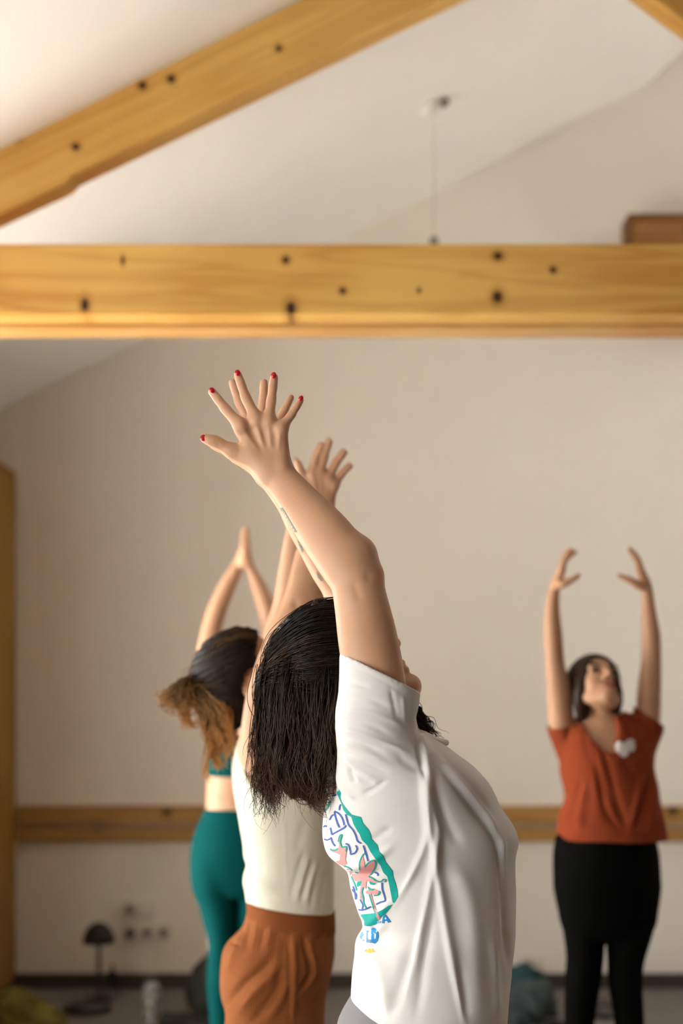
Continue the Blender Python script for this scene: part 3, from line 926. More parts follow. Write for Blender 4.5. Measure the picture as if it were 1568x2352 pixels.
# --- palm print on the back of the shirt (flat print carried by the cloth)
bvt = bvh_of(tee)
TEAL, PINK, BLUE, SKY, YEL = (0.0,0.36,0.31), (0.72,0.30,0.29), (0.05,0.11,0.42), (0.01,0.22,0.55), (0.85,0.50,0.08)
M['pt'] = mat('print_teal', TEAL, 0.8); M['pp'] = mat('print_pink', PINK, 0.8); M['pb'] = mat('print_blue', BLUE, 0.8); M['ps'] = mat('print_sky_blue', SKY, 0.8); M['py'] = mat('print_yellow', YEL, 0.8)
M['pw'] = mat('print_white', (0.84,0.84,0.84), 0.8)
def C8(lst):       # read off an enlarged view of the print
    return [(700+x/4.9, 1760+y/4.9) for x, y in lst]
teal_arch = C8([(352,245),(385,262),(405,300),(400,350),(412,400),(450,460),(520,545),(628,572),(650,640),(720,720),(742,780),(745,820),(810,880),(832,960),(880,1010),(900,1070),(985,1180),(990,1240),(1015,1310),(1040,1400),(1043,1470),(1000,1540),(985,1530),(968,1440),(940,1300),(925,1240),(880,1195),(850,1120),(790,1040),(735,960),(700,890),(640,830),(612,760),(590,730),(545,650),(520,570),(470,545),(430,490),(410,420),(375,340),(345,290)])
teal_low = C8([(985,1555),(930,1630),(905,1660),(830,1720),(800,1780),(740,1800),(700,1800),(650,1790),(615,1740),(615,1670),(700,1662),(800,1650),(880,1610),(940,1570)])
teal_leaf = C8([(280,240),(300,230),(300,270),(290,300)]), C8([(245,400),(285,390),(285,440),(240,500),(215,530)]), C8([(590,1300),(640,1290),(625,1340),(590,1360),(580,1330)]), C8([(720,1290),(760,1310),(800,1320),(775,1338),(735,1330)]), C8([(700,1350),(740,1380),(785,1380),(770,1400),(720,1395)]), C8([(670,950),(685,950),(680,985),(662,1000)])
pink = [C8([(300,210),(335,180),(355,270),(345,320),(305,315)]), C8([(270,255),(295,265),(295,310),(275,380),(240,410),(225,480),(200,510),(215,430),(245,330)]),
        C8([(372,830),(385,800),(395,775),(405,770),(408,790),(395,830),(392,870),(415,905),(460,905),(465,960),(455,1050),(470,1100),(440,1130),(380,1100),(345,1070),(390,1060),(395,1000),(360,980),(295,960),(280,935),(320,935),(370,930),(385,890)]),
        C8([(615,1170),(612,1100),(630,1040),(650,1010),(668,1080),(672,1140),(700,1100),(740,1070),(775,1060),(790,1095),(775,1160),(745,1210),(715,1240),(740,1255),(800,1290),(850,1290),(880,1270),(905,1275),(895,1300),(830,1310),(770,1310),(715,1290),(690,1300),(685,1380),(660,1360),(640,1450),(620,1500),(615,1430),(630,1330),(600,1300),(560,1290),(520,1220),(570,1210),(600,1215)]),
        C8([(690,1400),(730,1390),(790,1385),(835,1405),(820,1440),(780,1450),(745,1430),(760,1500),(790,1590),(820,1660),(850,1715),(825,1735),(790,1670),(770,1600),(745,1520),(722,1440),(685,1430)]),
        C8([(450,1150),(490,1150),(530,1200),(500,1240),(455,1190)]), C8([(350,630),(380,660),(400,695),(380,695),(355,660)]), C8([(640,1460),(660,1500),(655,1540),(630,1510)])]
for nm, polys, m in (('print_shape', [teal_arch], 'pt'), ('print_shape', [teal_low], 'pt')):
    o = bm_obj(nm, print_fill(bvt, polys, 5, 0.0016), M[m], tee, smooth=True)
for q in pink:
    bm_obj('print_palm', print_fill(bvt, [q], 4, 0.0020), M['pp'], tee, smooth=True)
for q in teal_leaf:
    bm_obj('print_leaf', print_fill(bvt, [q], 4, 0.0022), M['pt'], tee, smooth=True)
teal_lines = [C8([(615,1170),(612,1100),(630,1040),(660,985)]), C8([(672,1140),(700,1100),(740,1070),(775,1060),(795,1095),(778,1160),(735,1225)]), C8([(715,1240),(760,1262),(800,1290),(850,1300),(880,1275),(908,1280),(895,1305)]),
              C8([(372,850),(388,790),(408,770),(410,790),(395,850),(415,910),(462,905),(460,960)]), C8([(280,930),(330,950),(372,925)]), C8([(440,1125),(490,1140),(540,1180),(600,1205)]), C8([(830,1405),(838,1425),(815,1450),(775,1455)]),
              C8([(722,1440),(748,1525),(775,1610),(800,1680)]), C8([(652,1360),(640,1420),(655,1480),(660,1540),(690,1600)]), C8([(520,1240),(560,1330),(580,1400)]), C8([(320,1060),(350,1075),(370,1095)])]
for ln in teal_lines: bm_obj('print_outline', print_lines(bvt, [ln], 1.5, 0.0025), M['pt'], tee, smooth=True)
blue_lines = [C8([(275,605),(300,560),(325,545)]), C8([(330,505),(375,530),(410,570),(430,620),(440,665)]), C8([(330,510),(350,600),(385,690)]), C8([(300,770),(380,725),(440,690),(460,665)]), C8([(285,690),(300,770)]),
              C8([(385,495),(390,450),(405,430)]), C8([(455,540),(470,600),(490,660),(540,720),(570,780),(590,840),(630,870)]), C8([(300,325),(330,330),(355,320)]), C8([(455,870),(490,890),(510,960),(515,990),(560,975),(585,930),(570,890)]),
              C8([(655,890),(670,940),(690,1000),(710,1070)]), C8([(865,1310),(870,1390),(890,1450),(900,1510),(850,1530),(800,1555)]), C8([(740,1580),(690,1605),(640,1620),(600,1612)]), C8([(510,1340),(540,1400),(575,1440),(575,1500)]),
              C8([(215,820),(250,830),(285,815)]), C8([(290,800),(310,860),(340,900)]), C8([(205,690),(225,670),(245,680)]), C8([(780,1190),(815,1210),(820,1235)]), C8([(540,1350),(560,1420),(570,1500)]), C8([(620,1500),(650,1560),(640,1620)])]
for ln in blue_lines: bm_obj('print_outline', print_lines(bvt, [ln], 1.7, 0.0024), M['pb'], tee, smooth=True)
# lettering: the end of the two printed words, ...A and ...LD, with a yellow scrap below
let = [C8([(862,1765),(880,1690),(905,1665),(968,1755),(935,1762),(922,1740),(893,1742),(888,1770)])]
bm_obj('print_letter', print_fill(bvt, let, 4, 0.0020), M['ps'], tee, smooth=True)
bm_obj('print_letter_gap', print_fill(bvt, [C8([(897,1722),(905,1695),(918,1720)])], 4, 0.0026), M['pw'], tee, smooth=True)
bm_obj('print_letter', print_fill(bvt, [C8([(745,1830),(765,1818),(800,1830),(822,1870),(826,1920),(815,1965),(785,1995),(750,1985),(745,1920)])], 4, 0.0020), M['ps'], tee, smooth=True)
bm_obj('print_letter_gap', print_fill(bvt, [C8([(780,1870),(795,1880),(800,1905),(795,1935),(782,1945)])], 4, 0.0026), M['pw'], tee, smooth=True)
M['psl'] = mat('print_faded_blue', (0.18,0.40,0.62), 0.8)
bm_obj('print_letter', print_fill(bvt, [C8([(690,1850),(708,1845),(705,1950),(738,1950),(738,1985),(690,1985)])], 4, 0.0020), M['psl'], tee, smooth=True)
bm_obj('print_letter', print_fill(bvt, [C8([(610,1880),(650,1860),(662,1900),(640,1925),(668,1960),(640,1965),(622,1930),(615,1955)])], 4, 0.0020), M['psl'], tee, smooth=True)
bm_obj('print_letter', print_fill(bvt, [C8([(810,1745),(850,1740),(848,1768),(812,1770)])], 4, 0.0020), M['psl'], tee, smooth=True)
bm_obj('print_mark', print_fill(bvt, [C8([(668,2075),(690,2058),(705,2075),(720,2050),(745,2062),(760,2050),(768,2075),(790,2085),(755,2095),(720,2105),(705,2090),(685,2095)])], 4, 0.0020), M['py'], tee, smooth=True)
# --- grey trousers
ft = Field((-0.10, 2.16, 0.03), (0.36, 2.84, 0.98), 0.006)
ft.stack(A.rows([(2200,850,1140,0,.145),(2290,806,1138,0,.155),(2352,774,1135,0,.165),(2430,772,1125,0,.17),(2520,820,1105,0,.165)]), 0.0)
for dy in (-.09, .09):
    A.limb(ft, legsA(dy), 0.04)
tv, tf = ft.mesh(2)
M['greytr'] = mat('grey_leggings', (0.20, 0.20, 0.215), 0.8, bump=0.1, bscale=400)
np_mesh('trousers', tv, tf, M['greytr'], root)
# --- dark wavy hair, half drawn back
fh = Field((-0.24, 2.30, 1.12), (0.10, 2.70, 1.60), 0.0035)
fh.ell(A.p(742, 1535, 0.0), (A.m(118), 0.088, A.m(122)), None, 0.0)
fh.stack(A.rows([(1540,614,778,0,.085),(1580,608,780,0,.088),(1640,614,768,0,.086),(1720,617,772,0,.08),(1770,624,756,0,.07),(1805,640,748,0,.058),(1832,662,730,0,.035)]), 0.02)
for m_ in [(700,1418,-.02,26),(668,1442,-.03,24),(735,1400,-.03,24)]:
    A.ball(fh, m_[0], m_[1], m_[2], m_[3], 0.02)
# keep the face free of the hair volume
fh.ell(hc+hf*0.095-hu*0.03, (0.075, 0.1, 0.10), None, 0.01, 's')
hv, hfc = fh.mesh(3)
hx, hy_ = to_px(hv); hn = normals(hv, hfc)
gr = np.where(hy_ > 1575, np.sin(hx*0.55+2.5*np.sin(hy_*0.012)+hv[:,1]*60), np.sin((hy_+hx*0.35)*0.5+hv[:,1]*50))
hv = hv+hn*(gr*0.0022)[:, None]
hv = hv+hn*(np.sin(hx*0.21+1.5*np.sin(hy_*0.02))*0.003)[:, None]
G = lambda lst: [A.p(*q) for q in lst]
sheetA = [G([(776,1374,-.02),(715,1388,-.03),(660,1428,-.025),(622,1478,-.015),(606,1545,0)]),
          G([(782,1402,-.075),(720,1410,-.08),(665,1446,-.065),(624,1497,-.035),(605,1552,-.005)]),
          G([(787,1450,-.10),(730,1455,-.105),(675,1478,-.09),(630,1518,-.055),(603,1560,-.012)]),
          G([(790,1505,-.106),(735,1510,-.110),(680,1522,-.097),(630,1543,-.06),(601,1572,-.018)]),
          G([(788,1550,-.106),(735,1552,-.110),(680,1553,-.10),(634,1562,-.065),(601,1585,-.02)]),
          G([(785,1600,-.104),(730,1585,-.110),(676,1578,-.10),(632,1580,-.068),(602,1602,-.03)])]
sheetB = [G([(606,1545,.0),(599,1600,.0),(602,1660,.0),(604,1720,-.01),(599,1780,-.01),(588,1815,-.01)]),
          G([(632,1520,-.045),(622,1560,-.05),(611,1630,-.055),(614,1700,-.055),(616,1770,-.05),(607,1825,-.045),(622,1872,-.04)]),
          G([(665,1510,-.080),(655,1560,-.090),(648,1630,-.094),(650,1700,-.088),(654,1770,-.078),(646,1820,-.065),(640,1850,-.05)]),
          G([(712,1500,-.088),(699,1560,-.103),(692,1630,-.107),(694,1710,-.10),(690,1780,-.088),(700,1830,-.068),(716,1842,-.05)]),
          G([(748,1505,-.090),(737,1565,-.107),(731,1640,-.110),(734,1720,-.104),(722,1780,-.09),(728,1836,-.075),(752,1886,-.06)]),
          G([(775,1515,-.090),(768,1570,-.104),(763,1640,-.104),(768,1710,-.10),(782,1735,-.095),(765,1768,-.09),(735,1800,-.085)])]
farB = [[q+np.array((0, 0.17 if i < 4 else 0.15, 0)) for i, q in enumerate(g)] for g in sheetB]
hp = [grow_hair(sheetA, 620, r=0.0008, spread=0.005, wave=0.003, seed=3, trim=0.1, tone0=0.0, tone1=0.35),
      grow_hair([[q+np.array((0,-0.002,0)) for q in g] for g in sheetA[2:]], 170, r=0.0008, spread=0.004, wave=0.003, seed=8, trim=0.1, tone0=0.1, tone1=0.98),  # strands carrying the painted sheen across the drawn-back hair
      grow_hair(sheetB, 1300, r=0.00085, spread=0.006, wave=0.0045, clumps=60, cwave=0.013, seed=5, tone0=0.05, tone1=0.72),
      grow_hair(sheetB, 240, r=0.0006, spread=0.010, wave=0.009, seed=6, tone0=0.1, tone1=0.72),
      grow_hair([G([(640,1690,-.075),(650,1770,-.08),(675,1815,-.078),(712,1836,-.075),(748,1862,-.07),(755,1890,-.065)]), G([(690,1690,-.09),(690,1760,-.09),(712,1800,-.088),(745,1800,-.085),(775,1760,-.085),(784,1735,-.085)]),
                 G([(735,1690,-.10),(728,1760,-.09),(735,1810,-.085),(725,1850,-.08),(738,1880,-.075),(758,1884,-.07)])], 230, r=0.0009, spread=0.006, wave=0.006, clumps=14, cwave=0.010, seed=12, tone0=0.3, tone1=0.7),
      grow_hair([G([(612,1640,-.04),(606,1720,-.04),(600,1790,-.04),(584,1830,-.035)]), G([(622,1680,-.05),(612,1760,-.05),(604,1820,-.045),(612,1880,-.04)]), G([(640,1700,-.07),(632,1780,-.06),(622,1830,-.05),(632,1880,-.045)])], 130, r=0.0007, spread=0.008, wave=0.010, seed=13, tone0=0.4, tone1=0.72),
      grow_hair(farB, 260, r=0.0009, spread=0.008, wave=0.005, clumps=20, seed=7, tone1=0.6),
      grow_hair([G([(948,1610,.10),(965,1645,.10),(985,1675,.10),(998,1702,.10)]), G([(944,1640,.10),(960,1665,.10),(972,1685,.10),(985,1702,.10)])], 110, r=0.0011, spread=0.006, wave=0.005, seed=9, tone1=0.4)]
vs, fcs, tn, off = [hv], [hfc], [np.full(len(hv), 0.08)], len(hv)
for v, f, t in hp:
    vs.append(v); fcs.append(f+off); tn.append(t); off += len(v)
M['hairA'] = hair_mat('dark_brown_hair', (0.010, 0.0062, 0.0042), (0.105, 0.050, 0.025), 0.42, (0.20, 0.175, 0.15))  # last colour is the painted sheen
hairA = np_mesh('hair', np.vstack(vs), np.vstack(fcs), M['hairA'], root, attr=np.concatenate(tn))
tag(hairA, 'long dark brown wavy hair hanging down the back')

# ================================================================== woman in the cream tank top
Bf = Figure(3.30)
bx0 = W(645, 0, 3.3)[0]
rootB = empty('person', (bx0, 3.3, 0), 'woman in cream tank top and rust corduroy trousers with a loose hair bun', 'person', 'people stretching')
f2 = Field((-0.36, 2.96, 0.0), (0.10, 3.66, 2.04), 0.0036)
f2.stack(Bf.rows([(1665,575,680,0,.12),(1700,552,720,0,.16),(1750,542,742,0,.15),(1800,545,762,0,.14),(1880,558,765,0,.125),(1980,572,758,0,.115),(2060,580,752,0,.115),(2150,572,750,0,.125),(2250,540,738,0,.15),(2330,550,730,0,.15)]), 0.0)
Bf.limb(f2, [(578,1600,0,46),(600,1640,0,46),(630,1690,0,62)], 0.03)
hu2, hf2 = unit((-0.54, 0, 0.84)), unit((0.84, 0.05, 0.54))
hc2 = Bf.p(571, 1553, 0)
HL2 = add_head(f2, hc2, hf2, hu2, 0.97, eu=-0.030, es=1.15)
Bf.limb(f2, [(604,1720,-.115,56),(604,1670,-.145,(48,50)),(618,1590,-.155,(46,50)),(650,1490,-.145,(42,47)),(688,1405,-.132,(40,45)),(703,1356,-.125,(38,45)),(715,1295,-.115,(36,42)),(728,1230,-.108,(30,35)),(738,1185,-.102,(21,28)),(741,1160,-.100,(19,26))], 0.03)
Bf.limb(f2, [(600,1720,.120,62),(602,1660,.150,50),(612,1580,.155,46),(640,1480,.150,42),(662,1400,.140,38),(672,1330,.128,36),(682,1240,.112,(27,30)),(692,1165,.102,(19,24)),(698,1140,.100,(18,23))], 0.03)
def handB(dep, ox, oy, r):
    q = dict(idx=((718,1090),(726,1054),(740,1024)), mid_=((737,1088),(747,1047),(758,1014)), rng=((755,1098),(774,1063),(793,1039)), pnk=((768,1114),(788,1088),(806,1070)),
             thb=((702,1118),(694,1092),(684,1062)), wrist=(741,1158,(24,8)))
    sh = lambda t: tuple((a+ox, b+oy) for a, b in t)
    w = q.pop('wrist')
    q = {k_: sh(v_) for k_, v_ in q.items()}
    hand(f2, Bf, dep=dep, r=r, wrist=(w[0]+ox, w[1]+oy, w[2]), palm_r=14, **q)
handB(-.100, 0, 0, 0.66)
handB(.100, -4, -4, 0.64)
for dy in (-.09, .09):
    Bf.limb(f2, [(640,2300,dy,78),(645,2480,dy,58),(645,2650,dy,44),(640,2760,dy,44),(640,2940,dy,28)], 0.03)
    foot_chain(f2, W(640,0,3.3)[0], 3.3+dy, 0.0, (1, 0))
v2, fc2 = f2.mesh(2)
v2 = folds(v2, fc2, [([(676,1378),(684,1402)], 8, -4), ([(720,1095),(728,1140)], 3, 1.2), ([(738,1095),(738,1140)], 3, 1.2), ([(755,1104),(748,1140)], 3, 1.0)])
bodyB = np_mesh('body', v2, fc2, M['skin2'], rootB)
# tank top
ft = Field((-0.34, 3.05, 0.88), (0.06, 3.55, 1.42), 0.0036)
tank = [(1652,590,640,0,.09),(1672,562,680,0,.145),(1700,545,716,0,.165),(1722,537,735,0,.168),(1750,533,750,0,.165),(1792,534,770,0,.158),(1843,542,776,0,.148),(1904,552,772,0,.136),(1939,558,768,0,.13),(1966,560,767,0,.126),(1986,566,767,0,.124),
        (2008,560,767,0,.124),(2026,558,767,0,.125),(2046,562,767,0,.126),(2075,566,767,0,.128),(2110,568,767,0,.13)]
ft.stack(Bf.rows(tank), 0.0, cap=0.003)
for sg in (-1, 1):
    ft.ell(Bf.p(604, 1726, sg*.165), (Bf.m(56), 0.085, Bf.m(94)), None, 0.004, 's')
    Bf.limb(ft, [(606,1720,sg*.130,50),(604,1670,sg*.150,54),(618,1590,sg*.155,58)], 0.004, op='s')
ft.ell(Bf.p(625, 1640, 0), (Bf.m(60), 0.095, Bf.m(44)), None, 0.004, 's')
vT, fT = ft.mesh(2)
vT = folds(vT, fT, [([(652,1870),(655,1950),(661,2065)], 2.5, 1.5), ([(700,1950),(680,2010),(665,2068)], 5, -3), ([(718,1970),(700,2030),(690,2075)], 5, -3.5), ([(735,1985),(720,2040),(712,2085)], 5, -3.5), ([(750,2000),(740,2050),(735,2090)], 4, -3), ([(710,1965),(694,2020),(680,2070)], 4, 3), ([(728,1978),(712,2030),(702,2078)], 4, 3),
                       ([(565,1968),(610,1972),(640,1965)], 6, -1.5), ([(560,2000),(600,2030),(640,2040)], 8, 2), ([(560,2015),(590,2052),(640,2060)], 5, -2), ([(700,1880),(690,1920),(680,1960)], 10, -2)])
vT = ripple(vT, fT, 0.0010, 40, 30, 26, 9)
M['cream'] = mat('cream_jersey', (0.74, 0.72, 0.59), 0.85, (0.72, 0.70, 0.57), 40, bump=0.1, bscale=900, sheen=0.1, spec=0.15)
tag(np_mesh('tank_top', vT, fT, M['cream'], rootB), 'fitted cream sleeveless tank top')
# corduroy trousers with gathered waistband and pocket
fp = Field((-0.34, 3.02, 0.03), (0.06, 3.58, 1.00), 0.0040)
pants = [(2096,566,766,0,.134),(2115,562,768,0,.138),(2137,550,769,0,.150),(2169,519,769,0,.172),(2194,510,768,0,.182),(2252,506,757,0,.188),(2287,510,749,0,.188),(2319,519,746,0,.186),(2352,520,744,0,.184),(2430,535,740,0,.180)]
fp.stack(Bf.rows(pants), 0.0, cap=0.004)
for dy in (-.095, .095):
    Bf.limb(fp, [(632,2380,dy,(88,104)),(638,2550,dy,(82,92)),(642,2750,dy,(74,80)),(642,2930,dy,(66,68))], 0.04)
# pocket opening
Bf.limb(fp, [(690,2200,-.190,8),(683,2240,-.192,10),(681,2282,-.190,4)], 0.003, op='s')
vP, fP = fp.mesh(2)
pl = []
for i, x in enumerate(np.linspace(575, 745, 12)):
    pl.append(([(x, 2112+(x-565)*0.16), (x-4+i*0.4, 2140+(x-565)*0.16), (x-14+i*1.2, 2185)], 4.0, -2.6 if i % 2 == 0 else 2.6))
pl += [([(640,2180),(600,2225),(560,2260),(520,2310)], 9, -7), ([(655,2190),(630,2235),(590,2275),(540,2335)], 11, 7), ([(660,2240),(625,2290),(575,2350)], 9, -7), ([(668,2230),(648,2290),(610,2350)], 10, 6),
       ([(650,2130),(648,2200),(632,2270)], 10, -6), ([(530,2165),(545,2170),(552,2168)], 4, -4), ([(560,2135),(535,2190),(520,2240)], 10, 5), ([(668,2130),(676,2200),(674,2290),(672,2350)], 6, 6), ([(660,2150),(665,2220),(660,2300)], 5, -4),
       ([(704,2150),(718,2200),(722,2235),(706,2265),(684,2288)], 3.5, 6), ([(696,2150),(706,2200),(712,2235),(700,2258),(682,2282)], 5, -8), ([(730,2170),(735,2230),(722,2290)], 8, 4), ([(690,2295),(705,2315)], 5, 3)]
vP = folds(vP, fP, pl)
# corduroy wales run down the cloth: relief in the material
M['cord'], nt, N, L, Bs = new_mat('rust_corduroy')
Bs.inputs['Base Color'].default_value = (0.275, 0.090, 0.028, 1); Bs.inputs['Roughness'].default_value = 0.9
Bs.inputs['Sheen Weight'].default_value = 0.08; Bs.inputs['Sheen Tint'].default_value = (0.9, 0.6, 0.4, 1); Bs.inputs['Specular IOR Level'].default_value = 0.1
tc = N.new('ShaderNodeTexCoord'); wv = N.new('ShaderNodeTexWave'); wv.wave_type = 'BANDS'; wv.bands_direction = 'X'; wv.wave_profile = 'SIN'
wv.inputs['Scale'].default_value = 63.0; wv.inputs['Distortion'].default_value = 0.0
nz = N.new('ShaderNodeTexNoise'); nz.inputs['Scale'].default_value = 5.0
mix = N.new('ShaderNodeMix'); mix.data_type = 'VECTOR'; mix.inputs[0].default_value = 0.012
L.new(tc.outputs['Object'], nz.inputs['Vector']); L.new(tc.outputs['Object'], mix.inputs[4]); L.new(nz.outputs['Color'], mix.inputs[5])
L.new(mix.outputs[1], wv.inputs['Vector'])
bp = N.new('ShaderNodeBump'); bp.inputs['Strength'].default_value = 0.55; bp.inputs['Distance'].default_value = 0.0022
L.new(wv.outputs['Fac'], bp.inputs['Height']); L.new(bp.outputs['Normal'], Bs.inputs['Normal'])
M['band'] = mat('rust_rib_band', (0.22, 0.068, 0.021), 0.9, bump=0.25, bscale=300, spec=0.1)
tr = np_mesh('trousers', vP, fP, M['cord'], rootB)
tag(tr, 'rust brown corduroy trousers with a gathered waistband')
fw = Field((-0.26, 3.12, 0.84), (0.03, 3.48, 0.98), 0.0034)
fw.stack(Bf.rows([(2040,564,767,0,.134),(2064,565,768,0,.135),(2092,567,769,0,.137),(2110,566,770,0,.139),(2150,564,771,0,.144),(2170,560,771,0,.146)]), 0.0, cap=0.002)
fw.cut(Bf.p(666, 2078, 0), (0.141, 0, 0.99), 0.4)
fw.cut(Bf.p(669, 2126, 0), (-0.18, 0, -0.98), 0.4)
vW, fW = fw.mesh(2)
vW = folds(vW, fW, [([(575,2080),(670,2096),(765,2118)], 3, -1.0)])
np_mesh('waistband', vW, fW, M['band'], tr)
# hair: drawn into a loose bun
fh2 = Field((-0.44, 3.12, 1.22), (-0.12, 3.48, 1.60), 0.0036)
cr_c = hc2-hf2*0.014+hu2*0.034
fh2.ell(cr_c, (0.101, 0.082, 0.092), np.array([hf2, np.cross(hf2, hu2), hu2]), 0.0)
fh2.ell(hc2+hf2*0.098-hu2*0.022, (0.075, 0.16, 0.098), np.array([hf2, np.cross(hf2, hu2), hu2]), 0.01, 's')
for sg in (-1, 1):
    fh2.ell(hc2+hf2*0.010+np.array((0, sg*.085, 0))-hu2*0.036, (0.038, 0.045, 0.046), np.array([hf2, np.cross(hf2, hu2), hu2]), 0.008, 's')
Bf.limb(fh2, [(500,1530,0,52),(460,1562,0,30),(440,1570,0,19),(420,1580,0,23),(398,1592,0,17),(384,1601,0,9)], 0.015)
Bf.limb(fh2, [(455,1575,-.01,26),(468,1610,-.02,20),(482,1640,-.03,15),(495,1672,-.03,8)], 0.015)
Bf.limb(fh2, [(520,1600,-.01,55),(528,1640,-.01,38),(532,1675,-.01,14)], 0.02)
vh2, fhc2 = fh2.mesh(3)
hx, hy_ = to_px(vh2); hn = normals(vh2, fhc2)
vh2 = vh2+hn*(np.sin((hy_*0.9+hx*0.45)*0.45)*0.0018)[:, None]
Gb = lambda lst: [Bf.p(*q) for q in lst]
cap = [Gb([(588,1449,-.02),(545,1446,-.03),(500,1470,-.025),(465,1520,-.012),(440,1562,0)]),
       Gb([(590,1476,-.072),(548,1475,-.085),(505,1500,-.07),(468,1535,-.03),(442,1566,-.004)]),
       Gb([(580,1518,-.090),(548,1515,-.095),(510,1530,-.08),(472,1550,-.04),(445,1572,-.01)]),
       Gb([(562,1545,-.092),(535,1548,-.092),(505,1565,-.075),(470,1572,-.045),(448,1580,-.015)]),
       Gb([(545,1608,-.080),(525,1602,-.082),(500,1592,-.07),(470,1588,-.04),(450,1588,-.02)])]
bun = [Gb([(452,1556,-.02),(425,1565,-.04),(395,1585,-.03),(375,1603,-.01),(392,1608,.01),(425,1605,-.03)]),
       Gb([(455,1570,-.03),(430,1585,-.045),(405,1600,-.03),(382,1606,-.01),(405,1612,-.02),(440,1618,-.03)]),
       Gb([(450,1550,-.01),(435,1570,-.04),(430,1600,-.045),(445,1620,-.04),(470,1618,-.03),(478,1595,-.03)])]
locks = [Gb([(440,1580,-.02),(452,1620,-.035),(462,1660,-.04),(462,1700,-.04),(468,1735,-.035),(488,1775,-.03)]),
         Gb([(450,1585,-.03),(478,1625,-.045),(482,1665,-.05),(490,1700,-.045),(492,1735,-.04),(512,1775,-.03)]),
         Gb([(460,1585,-.03),(500,1625,-.06),(508,1665,-.06),(535,1690,-.055),(560,1682,-.05),(575,1668,-.05)]),
         Gb([(470,1590,-.03),(520,1630,-.07),(530,1670,-.06),(530,1710,-.05),(515,1745,-.04),(505,1765,-.03)])]
curl = [Gb([(410,1600,-.01),(412,1635,-.02),(414,1660,-.02),(418,1680,-.02),(428,1682,-.02)]), Gb([(440,1620,-.02),(437,1650,-.02),(452,1672,-.02),(470,1655,-.02),(466,1630,-.02)])]
hp = [grow_hair(cap, 420, r=0.0010, spread=0.005, wave=0.003, seed=21, trim=0.05, tone0=0.0, tone1=0.40), grow_hair(bun, 260, r=0.0012, spread=0.009, wave=0.008, seed=22, tone0=0.15, tone1=0.9),
      grow_hair(locks, 300, r=0.0016, spread=0.006, wave=0.006, clumps=13, cwave=0.016, seed=23, tone0=0.25, tone1=1.05), grow_hair(curl, 46, r=0.0009, spread=0.003, wave=0.002, seed=24, tone0=0.7, tone1=1.0), grow_hair(cap[:2], 60, r=0.0008, spread=0.008, wave=0.008, seed=25, tone0=0.2, tone1=0.6)]
vs, fcs, tn, off = [vh2], [fhc2], [np.full(len(vh2), 0.12)], len(vh2)
for v, f, t in hp:
    vs.append(v); fcs.append(f+off); tn.append(t); off += len(v)
M['hairB'] = hair_mat('light_brown_hair', (0.014, 0.007, 0.0036), (0.58, 0.29, 0.09), 0.6)
tag(np_mesh('hair', np.vstack(vs), np.vstack(fcs), M['hairB'], rootB, attr=np.concatenate(tn)), 'brown hair in a loose messy bun with honey-blond ends')

# ================================================================== woman in teal leggings
T = Figure(4.67)
rootT = empty('person', (W(545,0,4.67)[0], 4.67, 0), 'woman in teal leggings pressing her palms together overhead, behind the others', 'person', 'people stretching')
f3 = Field((-0.54, 4.44, 0.0), (-0.14, 4.90, 2.00), 0.0045)
f3.stack(T.rows([(1585,525,568,0,.07),(1600,495,598,0,.085),(1640,474,618,0,.105),(1690,476,614,0,.11),(1735,479,612,0,.10),(1780,477,613,0,.095),(1820,474,616,0,.095),(1860,472,618,0,.10),(1930,458,632,0,.10),(1990,470,620,0,.075)]), 0.0)
T.limb(f3, [(548,1570,0,32),(546,1610,0,34)], 0.03)
add_head(f3, T.p(548,1540,0), (0.1,0.90,0.40), (0,-0.4,0.9), 0.95)
T.limb(f3, [(486,1610,0,30),(476,1570,0,28),(475,1520,0,26),(482,1460,.0,(22,23)),(497,1405,.0,(21,22)),(515,1360,.0,(19,20)),(533,1325,.0,(16,17)),(547,1294,.0,(16,12)),(553,1275,0,(20,9))], 0.02)
T.limb(f3, [(606,1610,0,30),(622,1570,0,28),(630,1520,0,26),(622,1440,.0,(22,23)),(611,1394,.0,(20,21)),(595,1350,.0,(17,18)),(578,1312,.0,(16,12)),(571,1290,0,(18,10)),(568,1275,0,(20,9))], 0.02)
for sx, x0 in ((-1, 557), (1, 569)):
    for j, (dy, ty) in enumerate(((-.032,1226),(-.011,1216),(.011,1219),(.031,1230))):
        T.limb(f3, [(x0,1278,dy*0.9,(9,7.5)),(x0-sx*1,1256,dy,7),(x0-sx*2,1238,dy,6.3),(x0-sx*3,ty,dy,5)], 0.006)
    T.limb(f3, [(x0,1296,-.02,9),(x0-sx*2,1280,-.045,8),(x0-sx*3,1262,-.055,6)], 0.008)
for sg in (-1, 1):
    T.limb(f3, [(545+sg*45,1990,0,44),(545+sg*45,2110,0,30),(545+sg*38,2260,0,24),(545+sg*38,2352,0,24),(545+sg*38,2550,0,16)], 0.02)
    foot_chain(f3, W(545+sg*38,0,4.67)[0], 4.67, 0.0, (sg*0.2, 1))
vT3, fT3 = f3.mesh(2)
np_mesh('body', vT3, fT3, M['skin'], rootT)
ft = Field((-0.52, 4.48, 1.14), (-0.16, 4.86, 1.42), 0.0045)
ft.stack(T.rows([(1640,474,618,0,.110),(1690,474,617,0,.118),(1735,476,615,0,.110),(1782,474,616,0,.102)]), 0.0, cap=0.003)
for sg in (-1, 1):
    ft.ell(T.p(545+sg*75, 1630, 0), (T.m(40), 0.12, T.m(60)), None, 0.005, 's')
v, f = ft.mesh(2)
M['tealc'] = mat('teal_jersey', (0.0, 0.074, 0.073), 0.85, (0.0, 0.067, 0.067), 30, spec=0.08)
np_mesh('sports_bra', v, f, M['tealc'], rootT)
ft = Field((-0.56, 4.44, 0.05), (-0.12, 4.90, 1.08), 0.0048)
